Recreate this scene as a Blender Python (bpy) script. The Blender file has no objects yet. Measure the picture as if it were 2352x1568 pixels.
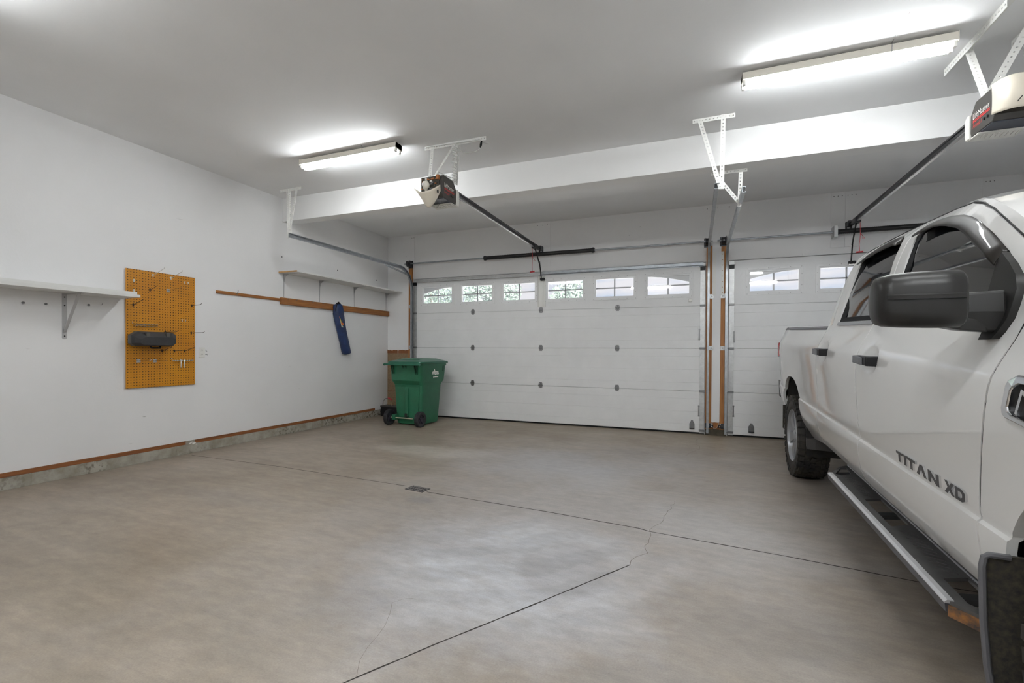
import bpy, bmesh, math, random
from mathutils import Vector, Matrix
from mathutils.geometry import delaunay_2d_cdt
random.seed(7)
S = bpy.context.scene
COL = S.collection
V = Vector

# ------------------------------------------------------------------ camera, sky, exposure
F, CY, YAW, PIT, ROL = 1070.6, 814.4, 0.3757978, -0.0080886, -0.0056741
CAM = V((0, 0, 1.169))
def cam_axes():
    c, s = math.cos(YAW), math.sin(YAW)
    r, f, d = V((c, s, 0)), V((-s, c, 0)), V((0, 0, -1))
    f2 = f*math.cos(PIT)-d*math.sin(PIT); d2 = d*math.cos(PIT)+f*math.sin(PIT)
    r3 = r*math.cos(ROL)+d2*math.sin(ROL); d3 = d2*math.cos(ROL)-r*math.sin(ROL)
    return r3, d3, f2
r_, d_, f_ = cam_axes()
cd = bpy.data.cameras.new('camera'); cam = bpy.data.objects.new('camera', cd); COL.objects.link(cam)
cd.sensor_fit = 'HORIZONTAL'; cd.sensor_width = 36; cd.lens = 36*F/2352; cd.shift_y = (CY-784)/2352
cd.clip_start = .02; cd.clip_end = 200
mw = Matrix.Identity(4)
for i in range(3):
    mw[i][0], mw[i][1], mw[i][2], mw[i][3] = r_[i], -d_[i], -f_[i], CAM[i]
cam.matrix_world = mw
S.camera = cam
S.view_settings.view_transform = 'Standard'; S.view_settings.look = 'None'
S.view_settings.gamma = 1; S.view_settings.use_curve_mapping = False
S.view_settings.exposure = 0.31
S.cycles.max_bounces = 9; S.cycles.diffuse_bounces = 6; S.cycles.use_adaptive_sampling = True; S.cycles.adaptive_threshold = .02; S.cycles.glossy_bounces = 3
S.cycles.transparent_max_bounces = 12
S.cycles.sample_clamp_indirect = 6
S.cycles.use_denoising = True
S.cycles.caustics_reflective = False; S.cycles.caustics_refractive = False

w = bpy.data.worlds.new('world'); S.world = w; w.use_nodes = True
nt = w.node_tree; N = nt.nodes; N.clear()
out = N.new('ShaderNodeOutputWorld'); bg = N.new('ShaderNodeBackground')
tc = N.new('ShaderNodeTexCoord'); sx = N.new('ShaderNodeSeparateXYZ')
gr = N.new('ShaderNodeValToRGB'); gr.color_ramp.elements[0].position = 0; gr.color_ramp.elements[0].color = (.62,.68,.80,1)
gr.color_ramp.elements[1].position = .45; gr.color_ramp.elements[1].color = (.22,.45,.85,1)
mp = N.new('ShaderNodeMapping'); mp.inputs['Scale'].default_value = (3, 3, 14)
no = N.new('ShaderNodeTexNoise'); no.inputs['Scale'].default_value = 2.2; no.inputs['Detail'].default_value = 6
cr = N.new('ShaderNodeValToRGB'); cr.color_ramp.elements[0].position = .42; cr.color_ramp.elements[1].position = .62
mx = N.new('ShaderNodeMix'); mx.data_type = 'RGBA'; mx.inputs[7].default_value = (.86,.84,.88,1)
L = nt.links
L.new(tc.outputs['Generated'], sx.inputs[0]); L.new(sx.outputs['Z'], gr.inputs[0])
L.new(tc.outputs['Generated'], mp.inputs[0]); L.new(mp.outputs[0], no.inputs['Vector']); L.new(no.outputs[0], cr.inputs[0])
L.new(cr.outputs[0], mx.inputs[0]); L.new(gr.outputs[0], mx.inputs[6]); L.new(mx.outputs[2], bg.inputs[0])
bg.inputs[1].default_value = 0.72; L.new(bg.outputs[0], out.inputs[0])
TUBE_STRENGTH, TUBE_BACK, TUBE_FILL = 52.0, 22.0, 116.0
sd = bpy.data.lights.new('sun', 'SUN'); sd.energy = 60; sd.angle = .01; sd.color = (1, .97, .92)
sun = bpy.data.objects.new('sun', sd); COL.objects.link(sun); sun.rotation_euler = (math.radians(30), math.radians(14), 0)

# ------------------------------------------------------------------ helpers
def srgb(*c):
    return tuple(((x/255)/12.92 if x/255 <= .04045 else ((x/255+.055)/1.055)**2.4) for x in c)
MATS = {}
def mat(name, col, rough=.5, metal=0., var=0., vs=6., bump=0., bs=60., coat=0., emit=None, es=0., stretch=(1,1,1), col2=None, spec=.5):
    if name in MATS: return MATS[name]
    m = bpy.data.materials.new(name); m.use_nodes = True; MATS[name] = m
    nt = m.node_tree; b = nt.nodes['Principled BSDF']; L = nt.links
    b.inputs['Base Color'].default_value = (*col, 1); b.inputs['Roughness'].default_value = rough
    b.inputs['Metallic'].default_value = metal; b.inputs['Coat Weight'].default_value = coat
    b.inputs['Specular IOR Level'].default_value = spec
    b.inputs['Coat Roughness'].default_value = .03
    if emit: b.inputs['Emission Color'].default_value = (*emit, 1); b.inputs['Emission Strength'].default_value = es
    if var or bump or col2:
        tc = nt.nodes.new('ShaderNodeTexCoord'); mp = nt.nodes.new('ShaderNodeMapping'); mp.inputs['Scale'].default_value = stretch
        L.new(tc.outputs['Object'], mp.inputs[0])
    if var or col2:
        n = nt.nodes.new('ShaderNodeTexNoise'); n.inputs['Scale'].default_value = vs; n.inputs['Detail'].default_value = 7; n.inputs['Roughness'].default_value = .62
        L.new(mp.outputs[0], n.inputs['Vector'])
        c2 = col2 or tuple(x*(1-var) for x in col)
        r = nt.nodes.new('ShaderNodeValToRGB'); r.color_ramp.elements[0].position = .35; r.color_ramp.elements[1].position = .65
        r.color_ramp.elements[0].color = (*c2, 1); r.color_ramp.elements[1].color = (*col, 1)
        L.new(n.outputs[0], r.inputs[0]); L.new(r.outputs[0], b.inputs['Base Color'])
    if bump:
        n2 = nt.nodes.new('ShaderNodeTexNoise'); n2.inputs['Scale'].default_value = bs; n2.inputs['Detail'].default_value = 4
        L.new(mp.outputs[0], n2.inputs['Vector'])
        bp = nt.nodes.new('ShaderNodeBump'); bp.inputs['Strength'].default_value = bump; bp.inputs['Distance'].default_value = .01
        L.new(n2.outputs[0], bp.inputs['Height']); L.new(bp.outputs[0], b.inputs['Normal'])
    return m
def pip(p, poly):
    x, y = p; c = False; j = len(poly)-1
    for i in range(len(poly)):
        xi, yi = poly[i]; xj, yj = poly[j]
        if (yi > y) != (yj > y) and x < (xj-xi)*(y-yi)/(yj-yi)+xi: c = not c
        j = i
    return c
def cdt(outline, holes=(), extra=()):
    pts, ed = [], []
    for lp in [outline]+list(holes):
        n0 = len(pts); pts += [V(p) for p in lp]
        ed += [(n0+i, n0+(i+1) % len(lp)) for i in range(len(lp))]
    pts += [V(p) for p in extra if pip(p, outline) and not any(pip(p, h) for h in holes)]
    v, e, f, *_ = delaunay_2d_cdt(pts, ed, [], 0, 1e-6)
    tri = []
    for t in f:
        c = sum((v[i] for i in t), V((0, 0)))/len(t)
        if pip(c, outline) and not any(pip(c, h) for h in holes): tri.append(list(t))
    return v, tri
def border(tris):
    cnt = {}
    for t in tris:
        for i in range(len(t)):
            a, b = t[i], t[(i+1) % len(t)]; k = (min(a, b), max(a, b))
            cnt.setdefault(k, []).append((a, b))
    return [x[0] for x in cnt.values() if len(x) == 1]
ORIG = {}
def origin(o):
    p = V((0, 0, 0))
    while o is not None: p += ORIG.get(o.name, V((0, 0, 0))); o = o.parent
    return p
class B:
    def __init__(s): s.v = []; s.f = []; s.m = []; s.mi = 0
    def add(s, vs, fs, mi=None):
        k = len(s.v); s.v += [V(x) for x in vs]; s.f += [[i+k for i in f] for f in fs]
        s.m += [s.mi if mi is None else mi]*len(fs); return s
    def box(s, x0, x1, y0, y1, z0, z1, mi=None):
        return s.obox(V(((x0+x1)/2, (y0+y1)/2, (z0+z1)/2)), V((abs(x1-x0)/2, 0, 0)), V((0, abs(y1-y0)/2, 0)), V((0, 0, abs(z1-z0)/2)), mi)
    def obox(s, c, a, b, d, mi=None):
        c, a, b, d = V(c), V(a), V(b), V(d)
        vs = [c+i*a+j*b+k*d for i in (-1, 1) for j in (-1, 1) for k in (-1, 1)]
        return s.add(vs, [(0, 1, 3, 2), (4, 6, 7, 5), (0, 4, 5, 1), (2, 3, 7, 6), (0, 2, 6, 4), (1, 5, 7, 3)], mi)
    def beam(s, p, q, w, t, up=(0, 0, 1), mi=None):
        p, q = V(p), V(q); d = (q-p); a = d.normalized(); u = V(up); b = a.cross(u).normalized(); c = b.cross(a).normalized()
        return s.obox((p+q)/2, d/2, b*w/2, c*t/2, mi)
    def cyl(s, p, q, r, r2=None, n=16, mi=None):
        p, q = V(p), V(q); r2 = r if r2 is None else r2; a = (q-p).normalized()
        u = a.orthogonal().normalized(); v = a.cross(u)
        vs = []
        for c, rr in ((p, r), (q, r2)):
            vs += [c+rr*(u*math.cos(2*math.pi*i/n)+v*math.sin(2*math.pi*i/n)) for i in range(n)]
        fs = [(i, (i+1) % n, n+(i+1) % n, n+i) for i in range(n)]+[tuple(range(n-1, -1, -1)), tuple(range(n, 2*n))]
        return s.add(vs, fs, mi)
    def tube(s, pts, r, n=8, mi=None):
        pts = [V(p) for p in pts]; vs = []; fs = []; u = None
        for i, p in enumerate(pts):
            a = (pts[min(i+1, len(pts)-1)]-pts[max(i-1, 0)]).normalized()
            u = a.orthogonal().normalized() if u is None else (u-a*u.dot(a)).normalized()
            v = a.cross(u); rr = r[i] if isinstance(r, (list, tuple)) else r
            vs += [p+rr*(u*math.cos(2*math.pi*j/n)+v*math.sin(2*math.pi*j/n)) for j in range(n)]
        for i in range(len(pts)-1):
            fs += [(i*n+j, i*n+(j+1) % n, (i+1)*n+(j+1) % n, (i+1)*n+j) for j in range(n)]
        fs += [tuple(range(n-1, -1, -1)), tuple(range((len(pts)-1)*n, len(pts)*n))]
        return s.add(vs, fs, mi)
    def prism(s, poly, f0, d, mi=None):
        d = V(d); n = len(poly); a = [V(f0(*p)) for p in poly]
        return s.add(a+[x+d for x in a], [tuple(range(n-1, -1, -1)), tuple(range(n, 2*n))]+[(i, (i+1) % n, n+(i+1) % n, n+i) for i in range(n)], mi)
    def lathe(s, prof, o, ax, n=32, mi=None, u=None, caps=True):
        o, ax = V(o), V(ax).normalized(); u = V(u) if u else ax.orthogonal().normalized(); v = ax.cross(u); vs = []; fs = []
        for r, t in prof: vs += [o+ax*t+r*(u*math.cos(2*math.pi*j/n)+v*math.sin(2*math.pi*j/n)) for j in range(n)]
        for i in range(len(prof)-1):
            fs += [(i*n+j, i*n+(j+1) % n, (i+1)*n+(j+1) % n, (i+1)*n+j) for j in range(n)]
        if caps and prof[0][0] > 1e-4: fs.append(tuple(range(n-1, -1, -1)))
        if caps and prof[-1][0] > 1e-4: fs.append(tuple(range((len(prof)-1)*n, len(prof)*n)))
        return s.add(vs, fs, mi)
    def plate(s, outline, holes, f, th, extra=(), back=True, mi=None, mside=None):
        v, t = cdt(outline, holes, extra); n = len(v)
        vs = [f(p.x, p.y, 0) for p in v]+[f(p.x, p.y, th) for p in v]
        s.add(vs, t, mi); k = len(s.v)-2*n
        mi = s.mi if mi is None else mi
        more = [[i+n+k for i in reversed(x)] for x in t] if back else []
        s.f += more; s.m += [mi]*len(more)
        bd = [[a+k, b+k, b+n+k, a+n+k] for a, b in border(t)]
        s.f += bd; s.m += [mi if mside is None else mside]*len(bd)
        return s
    def loft(s, rows, mi=None, closed=False, caps=False):
        n = len(rows[0]); vs = [p for r in rows for p in r]; fs = []
        for i in range(len(rows)-1):
            for j in range(n if closed else n-1):
                fs.append((i*n+j, i*n+(j+1) % n, (i+1)*n+(j+1) % n, (i+1)*n+j))
        if caps: fs += [tuple(range(n-1, -1, -1)), tuple(range((len(rows)-1)*n, len(rows)*n))]
        return s.add(vs, fs, mi)
    def ball(s, c, r, n=12, sc=(1, 1, 1), mi=None):
        c = V(c); rows = []
        for i in range(n//2+1):
            th = math.pi*i/(n//2); rr = max(math.sin(th), 1e-3)
            rows.append([c+V((sc[0]*r*rr*math.cos(2*math.pi*j/n), sc[1]*r*rr*math.sin(2*math.pi*j/n), sc[2]*r*math.cos(th))) for j in range(n)])
        return s.loft(rows, mi, closed=True, caps=True)
    def build(s, name, mats, parent=None, ang=None, bevel=0, loc=None, flip=True):
        me = bpy.data.meshes.new(name)
        base = origin(parent) if parent is not None else V((0, 0, 0))
        own = V(loc)-base if loc is not None else V((0, 0, 0))
        me.from_pydata([tuple(x-base-own) for x in s.v], [], s.f)
        if not isinstance(mats, (list, tuple)): mats = [mats]
        for m in mats: me.materials.append(m)
        for p, i in zip(me.polygons, s.m): p.material_index = i
        if flip:
            bm = bmesh.new(); bm.from_mesh(me); bmesh.ops.recalc_face_normals(bm, faces=bm.faces); bm.to_mesh(me); bm.free()
        if ang is not None:
            for p in me.polygons: p.use_smooth = True
            me.set_sharp_from_angle(angle=math.radians(ang))
        o = bpy.data.objects.new(name, me); COL.objects.link(o)
        o.location = own; ORIG[o.name] = own
        if parent is not None: o.parent = parent
        if bevel:
            md = o.modifiers.new('bevel', 'BEVEL'); md.width = bevel; md.segments = 2; md.limit_method = 'ANGLE'; md.angle_limit = math.radians(40)
        return o
def tag(o, label, cat, group=None, kind=None):
    o['label'] = label
    if cat: o['category'] = cat
    if group: o['group'] = group
    if kind: o['kind'] = kind
    return o
def thing(name, label, cat, loc=(0, 0, 0), group=None, kind=None):
    o = bpy.data.objects.new(name, None); COL.objects.link(o); o.location = loc; ORIG[o.name] = V(loc)
    o.empty_display_size = .1
    return tag(o, label, cat, group, kind)
def copy_tree(o, dloc, label=None, parent=None):
    c = o.copy(); COL.objects.link(c)
    if parent is not None: c.parent = parent
    else: c.location = o.location+V(dloc)
    ORIG[c.name] = V(c.location)
    if label: c['label'] = label
    for ch in list(o.children): copy_tree(ch, (0, 0, 0), None, c)
    return c
def text_mesh(body, size, f, ex=.002, shear=0, width=None):
    cu = bpy.data.curves.new('lettering', 'FONT'); cu.body = body; cu.size = size; cu.shear = shear; cu.extrude = 0; cu.resolution_u = 3
    o = bpy.data.objects.new('lettering', cu); COL.objects.link(o)
    me = bpy.data.meshes.new_from_object(o.evaluated_get(bpy.context.evaluated_depsgraph_get()))
    xs = [v.co.x for v in me.vertices]; k = width/(max(xs)-min(xs)) if width else 1; x0 = min(xs)
    vs = [f((v.co.x-x0)*k, v.co.y, ex) for v in me.vertices]; fs = [list(p.vertices) for p in me.polygons]
    bpy.data.objects.remove(o); bpy.data.curves.remove(cu); bpy.data.meshes.remove(me)
    return vs, fs
def arc(c, r, a0, a1, n):
    return [(c[0]+r*math.cos(math.radians(a0+(a1-a0)*i/n)), c[1]+r*math.sin(math.radians(a0+(a1-a0)*i/n))) for i in range(n+1)]
def ngon(cx, cy, r, n=8):
    return [(cx+r*math.cos(2*math.pi*i/n+.39), cy+r*math.sin(2*math.pi*i/n+.39)) for i in range(n)]

# ------------------------------------------------------------------ materials
def wall_mat(name, col, scuff=.25):
    m = mat(name, col, .75, bump=.06, bs=45, spec=.25); nt = m.node_tree; L = nt.links; b = nt.nodes['Principled BSDF']
    tc = nt.nodes['Texture Coordinate']
    n = nt.nodes.new('ShaderNodeTexNoise'); n.inputs['Scale'].default_value = .9; n.inputs['Detail'].default_value = 5
    L.new(tc.outputs['Object'], n.inputs['Vector'])
    r = nt.nodes.new('ShaderNodeValToRGB'); r.color_ramp.elements[0].position = .3; r.color_ramp.elements[1].position = .7
    r.color_ramp.elements[0].color = (*[c*.93 for c in col], 1); r.color_ramp.elements[1].color = (*col, 1)
    L.new(n.outputs[0], r.inputs[0])
    mp = nt.nodes.new('ShaderNodeMapping'); mp.inputs['Scale'].default_value = (9, 5, 22); L.new(tc.outputs['Object'], mp.inputs[0])
    n2 = nt.nodes.new('ShaderNodeTexNoise'); n2.inputs['Scale'].default_value = 1.6; n2.inputs['Detail'].default_value = 3; L.new(mp.outputs[0], n2.inputs['Vector'])
    r2 = nt.nodes.new('ShaderNodeValToRGB'); r2.color_ramp.elements[0].position = .73; r2.color_ramp.elements[1].position = .78
    n3 = nt.nodes.new('ShaderNodeTexNoise'); n3.inputs['Scale'].default_value = .8; L.new(tc.outputs['Object'], n3.inputs['Vector'])
    r3 = nt.nodes.new('ShaderNodeValToRGB'); r3.color_ramp.elements[0].position = .5; r3.color_ramp.elements[1].position = .65
    mu = nt.nodes.new('ShaderNodeMath'); mu.operation = 'MULTIPLY'; L.new(n2.outputs[0], r2.inputs[0]); L.new(n3.outputs[0], r3.inputs[0])
    L.new(r2.outputs[0], mu.inputs[0]); L.new(r3.outputs[0], mu.inputs[1])
    mu2 = nt.nodes.new('ShaderNodeMath'); mu2.operation = 'MULTIPLY'; mu2.inputs[1].default_value = scuff; L.new(mu.outputs[0], mu2.inputs[0])
    mix = nt.nodes.new('ShaderNodeMix'); mix.data_type = 'RGBA'; mix.inputs[7].default_value = (.25, .24, .22, 1)
    L.new(mu2.outputs[0], mix.inputs[0]); L.new(r.outputs[0], mix.inputs[6]); L.new(mix.outputs[2], b.inputs['Base Color'])
    return m
M_WALL = wall_mat('wall_paint', (.87, .87, .875), .5)
M_CEIL = wall_mat('ceiling_paint', (.89, .895, .90), 0)
M_BEAM = mat('beam_paint', (.88, .88, .875), .7, bump=.04, bs=40, spec=.25)
M_DOOR = mat('door_enamel', (.86, .865, .87), .45, var=.05, vs=3, bump=.03, bs=150)
M_WHITE = mat('white_metal', (.80, .80, .77), .4)
M_STEEL = mat('galvanised_steel', (.44, .47, .50), .38, .85, var=.25, vs=14)
M_GALVW = mat('galvanised_light', (.62, .63, .63), .42, .6, var=.2, vs=20)
M_DSTEEL = mat('dark_steel', (.05, .05, .055), .35, .7)
M_GREYH = mat('grey_hinge', (.22, .22, .225), .4, .7)
M_BLACK = mat('black_plastic', (.010, .010, .011), .45, spec=.25)
M_RUB = mat('black_rubber', (.012, .012, .012), .7, spec=.2)
M_CHROME = mat('chrome', (.75, .76, .78), .12, 1.)
def wood(name, a, b, st): return mat(name, a, .55, col2=b, vs=4, stretch=st, bump=.05, bs=30)
M_WOODY = wood('orange_wood_y', (.36, .15, .035), (.19, .065, .016), (14, .7, 14))
M_WOODZ = wood('orange_wood_z', (.46, .20, .05), (.27, .10, .025), (14, 14, .7))
M_BASE = wood('baseboard_wood', (.26, .095, .025), (.16, .05, .014), (14, .7, 14))
M_SHELFEND = wood('pale_wood', (.55, .33, .13), (.40, .22, .08), (14, 3, 14))
M_SHELF = mat('shelf_white', (.74, .74, .72), .5, var=.04, vs=3)
M_PAPER = mat('brown_sheathing', (.30, .20, .11), .8, var=.35, vs=9, stretch=(3, 3, 9))
M_BRACK = mat('bracket_grey', (.50, .50, .51), .4, .2)
M_RED = mat('red_plastic', (.45, .02, .03), .45)
M_GLASS = bpy.data.materials.new('door_glass'); M_GLASS.use_nodes = True
nt = M_GLASS.node_tree; nt.nodes.clear(); o_ = nt.nodes.new('ShaderNodeOutputMaterial'); t_ = nt.nodes.new('ShaderNodeBsdfTransparent'); g_ = nt.nodes.new('ShaderNodeBsdfGlossy'); m_ = nt.nodes.new('ShaderNodeMixShader')
d2_ = nt.nodes.new('ShaderNodeBsdfTranslucent'); d2_.inputs[0].default_value = (.85, .92, 1, 1); m2_ = nt.nodes.new('ShaderNodeMixShader'); m2_.inputs[0].default_value = .05
g_.inputs['Roughness'].default_value = .03; m_.inputs[0].default_value = .07
nt.links.new(t_.outputs[0], m2_.inputs[1]); nt.links.new(d2_.outputs[0], m2_.inputs[2]); nt.links.new(m2_.outputs[0], m_.inputs[1]); nt.links.new(g_.outputs[0], m_.inputs[2]); nt.links.new(m_.outputs[0], o_.inputs[0])

def floor_mat():
    m = bpy.data.materials.new('garage_concrete'); m.use_nodes = True; nt = m.node_tree; L = nt.links; b = nt.nodes['Principled BSDF']
    tc = nt.nodes.new('ShaderNodeTexCoord')
    def noise(sc, det=6, st=(1, 1, 1), rot=0, rough=.6, dist=0):
        mp = nt.nodes.new('ShaderNodeMapping'); mp.inputs['Scale'].default_value = st; mp.inputs['Rotation'].default_value = (0, 0, rot)
        n = nt.nodes.new('ShaderNodeTexNoise'); n.inputs['Scale'].default_value = sc; n.inputs['Detail'].default_value = det; n.inputs['Roughness'].default_value = rough; n.inputs['Distortion'].default_value = dist
        L.new(tc.outputs['Object'], mp.inputs[0]); L.new(mp.outputs[0], n.inputs['Vector']); return n.outputs[0]
    def ramp(src, p0, c0, p1, c1):
        r = nt.nodes.new('ShaderNodeValToRGB'); r.color_ramp.elements[0].position = p0; r.color_ramp.elements[1].position = p1
        r.color_ramp.elements[0].color = (*c0, 1); r.color_ramp.elements[1].color = (*c1, 1); L.new(src, r.inputs[0]); return r.outputs[0]
    def mixc(f, a, bb, mode='MIX'):
        x = nt.nodes.new('ShaderNodeMix'); x.data_type = 'RGBA'; x.blend_type = mode
        for s_, i in ((f, 0), (a, 6), (bb, 7)):
            if isinstance(s_, (int, float)): x.inputs[i].default_value = s_
            elif isinstance(s_, tuple): x.inputs[i].default_value = (*s_, 1)
            else: L.new(s_, x.inputs[i])
        return x.outputs[2]
    def mth(op, a, bb=None, clamp=False):
        x = nt.nodes.new('ShaderNodeMath'); x.operation = op; x.use_clamp = clamp
        for s_, i in ((a, 0), (bb, 1)):
            if s_ is None: continue
            if isinstance(s_, (int, float)): x.inputs[i].default_value = s_
            else: L.new(s_, x.inputs[i])
        return x.outputs[0]
    sx = nt.nodes.new('ShaderNodeSeparateXYZ'); L.new(tc.outputs['Object'], sx.inputs[0])
    def blob(cx, cy, rx, ry, wob, soft=.5, inner=None):
        dx = mth('DIVIDE', mth('SUBTRACT', sx.outputs[0], cx), rx); dy = mth('DIVIDE', mth('SUBTRACT', sx.outputs[1], cy), ry)
        d = mth('SQRT', mth('ADD', mth('MULTIPLY', dx, dx), mth('MULTIPLY', dy, dy)))
        d = mth('ADD', d, mth('MULTIPLY', mth('SUBTRACT', wobn, .5), wob))
        k = mth('DIVIDE', mth('SUBTRACT', 1.0, d), soft, True)
        if inner is not None:
            k = mth('MULTIPLY', k, mth('DIVIDE', mth('SUBTRACT', d, inner), .08, True))
        return k
    wobn = noise(1.6, 8, rough=.68)
    base = ramp(noise(.7, 9, (1, 1.5, 1), .3, .66), .30, (.262, .216, .170), .70, (.405, .348, .286))
    streak = ramp(noise(2.2, 7, (1, 5, 1), -.35, .65), .35, (.80, .80, .80), .68, (1.08, 1.07, 1.06))
    c = mixc(.75, base, streak, 'MULTIPLY')
    c = mixc(mth('MULTIPLY', blob(-.75, 3.4, 2.3, 3.3, 1.3, .9), .62), c, (.43, .42, .425))
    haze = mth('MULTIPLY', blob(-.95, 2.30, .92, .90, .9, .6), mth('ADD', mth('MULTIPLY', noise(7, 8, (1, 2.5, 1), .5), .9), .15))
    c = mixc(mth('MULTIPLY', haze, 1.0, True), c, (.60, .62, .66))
    c = mixc(mth('MULTIPLY', blob(-1.35, 4.6, 1.3, .9, 1.4, .8), .55), c, (.46, .46, .485))
    c = mixc(mth('MULTIPLY', blob(.25, 3.3, .75, .8, 1.4, .8), .5), c, (.52, .51, .51))
    c = mixc(mth('MULTIPLY', blob(-2.9, 4.7, .9, .35, 1.0, .5), .5), c, (.52,.49,.44))
    patch = noise(3.2, 7, (1, 1.6, 1), .4, .6)
    for cx, cy, rx, ry, inn, k, wb, sf in ((-.66, 2.45, .28, .36, None, .42, .60, .22), (-1.15, 2.45, .62, .16, None, .30, .5, .5), (-.1, 1.55, .36, .30, None, .40, .5, .3), (-1.98, 3.12, .14, .09, None, .9, .4, .5), (.05, 5.5, .95, .6, None, .28, .5, .12), (-1.5, 1.75, .30, .25, None, .28, .6, .4), (.3, 2.1, .5, .35, None, .25, .8, .5), (-3.6, 2.6, .8, .2, None, .25, .9, .6)):
        c = mixc(mth('MULTIPLY', blob(cx, cy, rx, ry, wb, sf, inn), mth('MULTIPLY', mth('ADD', mth('MULTIPLY', patch, .9), .45), k)), c, (.27, .25, .24))
    c = mixc(mth('MULTIPLY', mth('DIVIDE', mth('SUBTRACT', sx.outputs[1], 5.6), 1.4, True), .55), c, (.235, .185, .115))
    mid = ramp(noise(9, 8, (1, 2.2, 1), .35, .7), .36, (.86, .86, .87), .66, (1.09, 1.09, 1.08)); c = mixc(.85, c, mid, 'MULTIPLY')
    wv = nt.nodes.new('ShaderNodeTexWave'); wv.wave_type = 'RINGS'; wv.rings_direction = 'Z'; wv.inputs['Scale'].default_value = 1.1; wv.inputs['Distortion'].default_value = 5; wv.inputs['Detail'].default_value = 4; wv.inputs['Detail Scale'].default_value = 1.3
    mpw = nt.nodes.new('ShaderNodeMapping'); mpw.inputs['Location'].default_value = (1.9, -3.7, 0); L.new(tc.outputs['Object'], mpw.inputs[0]); L.new(mpw.outputs[0], wv.inputs['Vector'])
    arcs = ramp(wv.outputs['Fac'], .40, (.88, .88, .89), .75, (1.08, 1.08, 1.09)); c = mixc(mth('MULTIPLY', blob(-.9, 2.35, 1.1, 1.0, .9, .6), .6), c, arcs, 'MULTIPLY')
    dk = ramp(noise(1.9, 9, (1, 1.3, 1), .9, .7), .56, (1, 1, 1), .66, (.90, .885, .87)); c = mixc(.8, c, dk, 'MULTIPLY')
    sp = ramp(noise(55, 3), .66, (1, 1, 1), .74, (.78, .76, .74)); c = mixc(.6, c, sp, 'MULTIPLY')
    fine = ramp(noise(140, 3), .3, (.9, .9, .9), .7, (1.08, 1.08, 1.08)); c = mixc(1., c, fine, 'MULTIPLY')
    L.new(c, b.inputs['Base Color'])
    rr = ramp(noise(1.1, 5), .3, (.30, .30, .30), .7, (.52, .52, .52)); L.new(rr, b.inputs['Roughness'])
    b.inputs['Specular IOR Level'].default_value = .42
    bp = nt.nodes.new('ShaderNodeBump'); bp.inputs['Strength'].default_value = .12; bp.inputs['Distance'].default_value = .004
    L.new(noise(90, 4), bp.inputs['Height']); L.new(bp.outputs[0], b.inputs['Normal'])
    return m
M_FLOOR = floor_mat()
M_CUT = mat('saw_cut_dark', (.035, .03, .025), .9)
M_CRACK = mat('hairline_crack', (.20, .175, .15), .9)

# ------------------------------------------------------------------ room shell
LX, RX, DY, BY, CZ = -5.29, 3.95, 7.16, -1.2, 3.24
b = B()
b.box(LX-.15, RX+.15, BY-.15, DY+.16, -.12, 0)
def ribbon(pts, wd, mi, jit=0., z=.0006):
    pts = [V((p[0], p[1], 0)) for p in pts]; fine = [pts[0]]
    for a, c in zip(pts, pts[1:]):
        n = max(2, int((c-a).length/.06)); dn = (c-a).orthogonal().normalized() if False else V((-(c-a).y, (c-a).x, 0)).normalized()
        for i in range(1, n+1): fine.append(a.lerp(c, i/n)+dn*(random.uniform(-jit, jit) if i < n else 0))
    vs = []
    for i, p in enumerate(fine):
        t = (fine[min(i+1, len(fine)-1)]-fine[max(i-1, 0)]).normalized(); q = V((-t.y, t.x, 0))*wd/2*random.uniform(.75, 1.15)
        vs += [p+q+V((0, 0, z)), p-q+V((0, 0, z))]
    b.add(vs, [(2*i, 2*i+1, 2*i+3, 2*i+2) for i in range(len(fine)-1)], mi)
ribbon([(-5.165, 3.479), (-3.875, 3.476), (-2.31, 3.397)], .009, 1, .002)
ribbon([(-2.06, 3.318), (-1.02, 3.245), (-.345, 3.171), (-.276, 3.143), (.479, 3.062), (1.103, 2.969), (3.9, 2.75)], .010, 1, .002)
ribbon([(-1.35, .95), (-1.14, 1.30), (-.956, 1.608), (-.721, 1.974), (-.327, 2.608)], .008, 1, .001)
ribbon([(-.327, 2.608), (-.31, 2.72), (-.25, 2.80), (-.278, 2.9), (-.262, 3.0), (-.273, 3.168), (-.20, 3.4), (-.144, 3.865)], .0035, 2, .012)
ribbon([(-1.23, 1.87), (-1.30, 1.80), (-1.22, 1.64), (-1.17, 1.42), (-1.12, 1.34)], .0016, 2, .010)
ribbon([(-.1, 5.6), (.05, 6.1), (.0, 6.5), (.08, 6.9)], .003, 2, .02)
ribbon([(-3.0, 6.6), (-2.7, 6.75), (-2.6, 7.0)], .003, 2, .02)
fl = b.build('floor', [M_FLOOR, M_CUT, M_CRACK], flip=False)
tag(fl, 'stained bare concrete garage floor with saw-cut joints', 'floor', kind='structure')
def struct(name, bb, m, label, cat, **k): return tag(bb.build(name, m, **k), label, cat, kind='structure')
struct('wall_left', B().box(LX-.12, LX, BY, DY+.15, 0, CZ+.1), M_WALL, 'long plain white wall carrying shelves and the pegboard', 'wall')
struct('wall_right', B().box(RX, RX+.12, BY, DY+.15, 0, CZ+.1), M_WALL, 'white wall on the far side of the truck', 'wall')
struct('wall_back', B().box(LX-.12, RX+.12, BY-.12, BY, 0, CZ+.1), M_WALL, 'plain white wall facing the garage doors', 'wall')
D1 = (-4.735, .115); D2 = (.42, 3.19); DT = 2.44
struct('ceiling', B().box(LX-.12, RX+.12, BY-.12, DY+.15, CZ, CZ+.1), M_CEIL, 'smooth grey-white painted ceiling', 'ceiling')
g = .006
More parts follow.
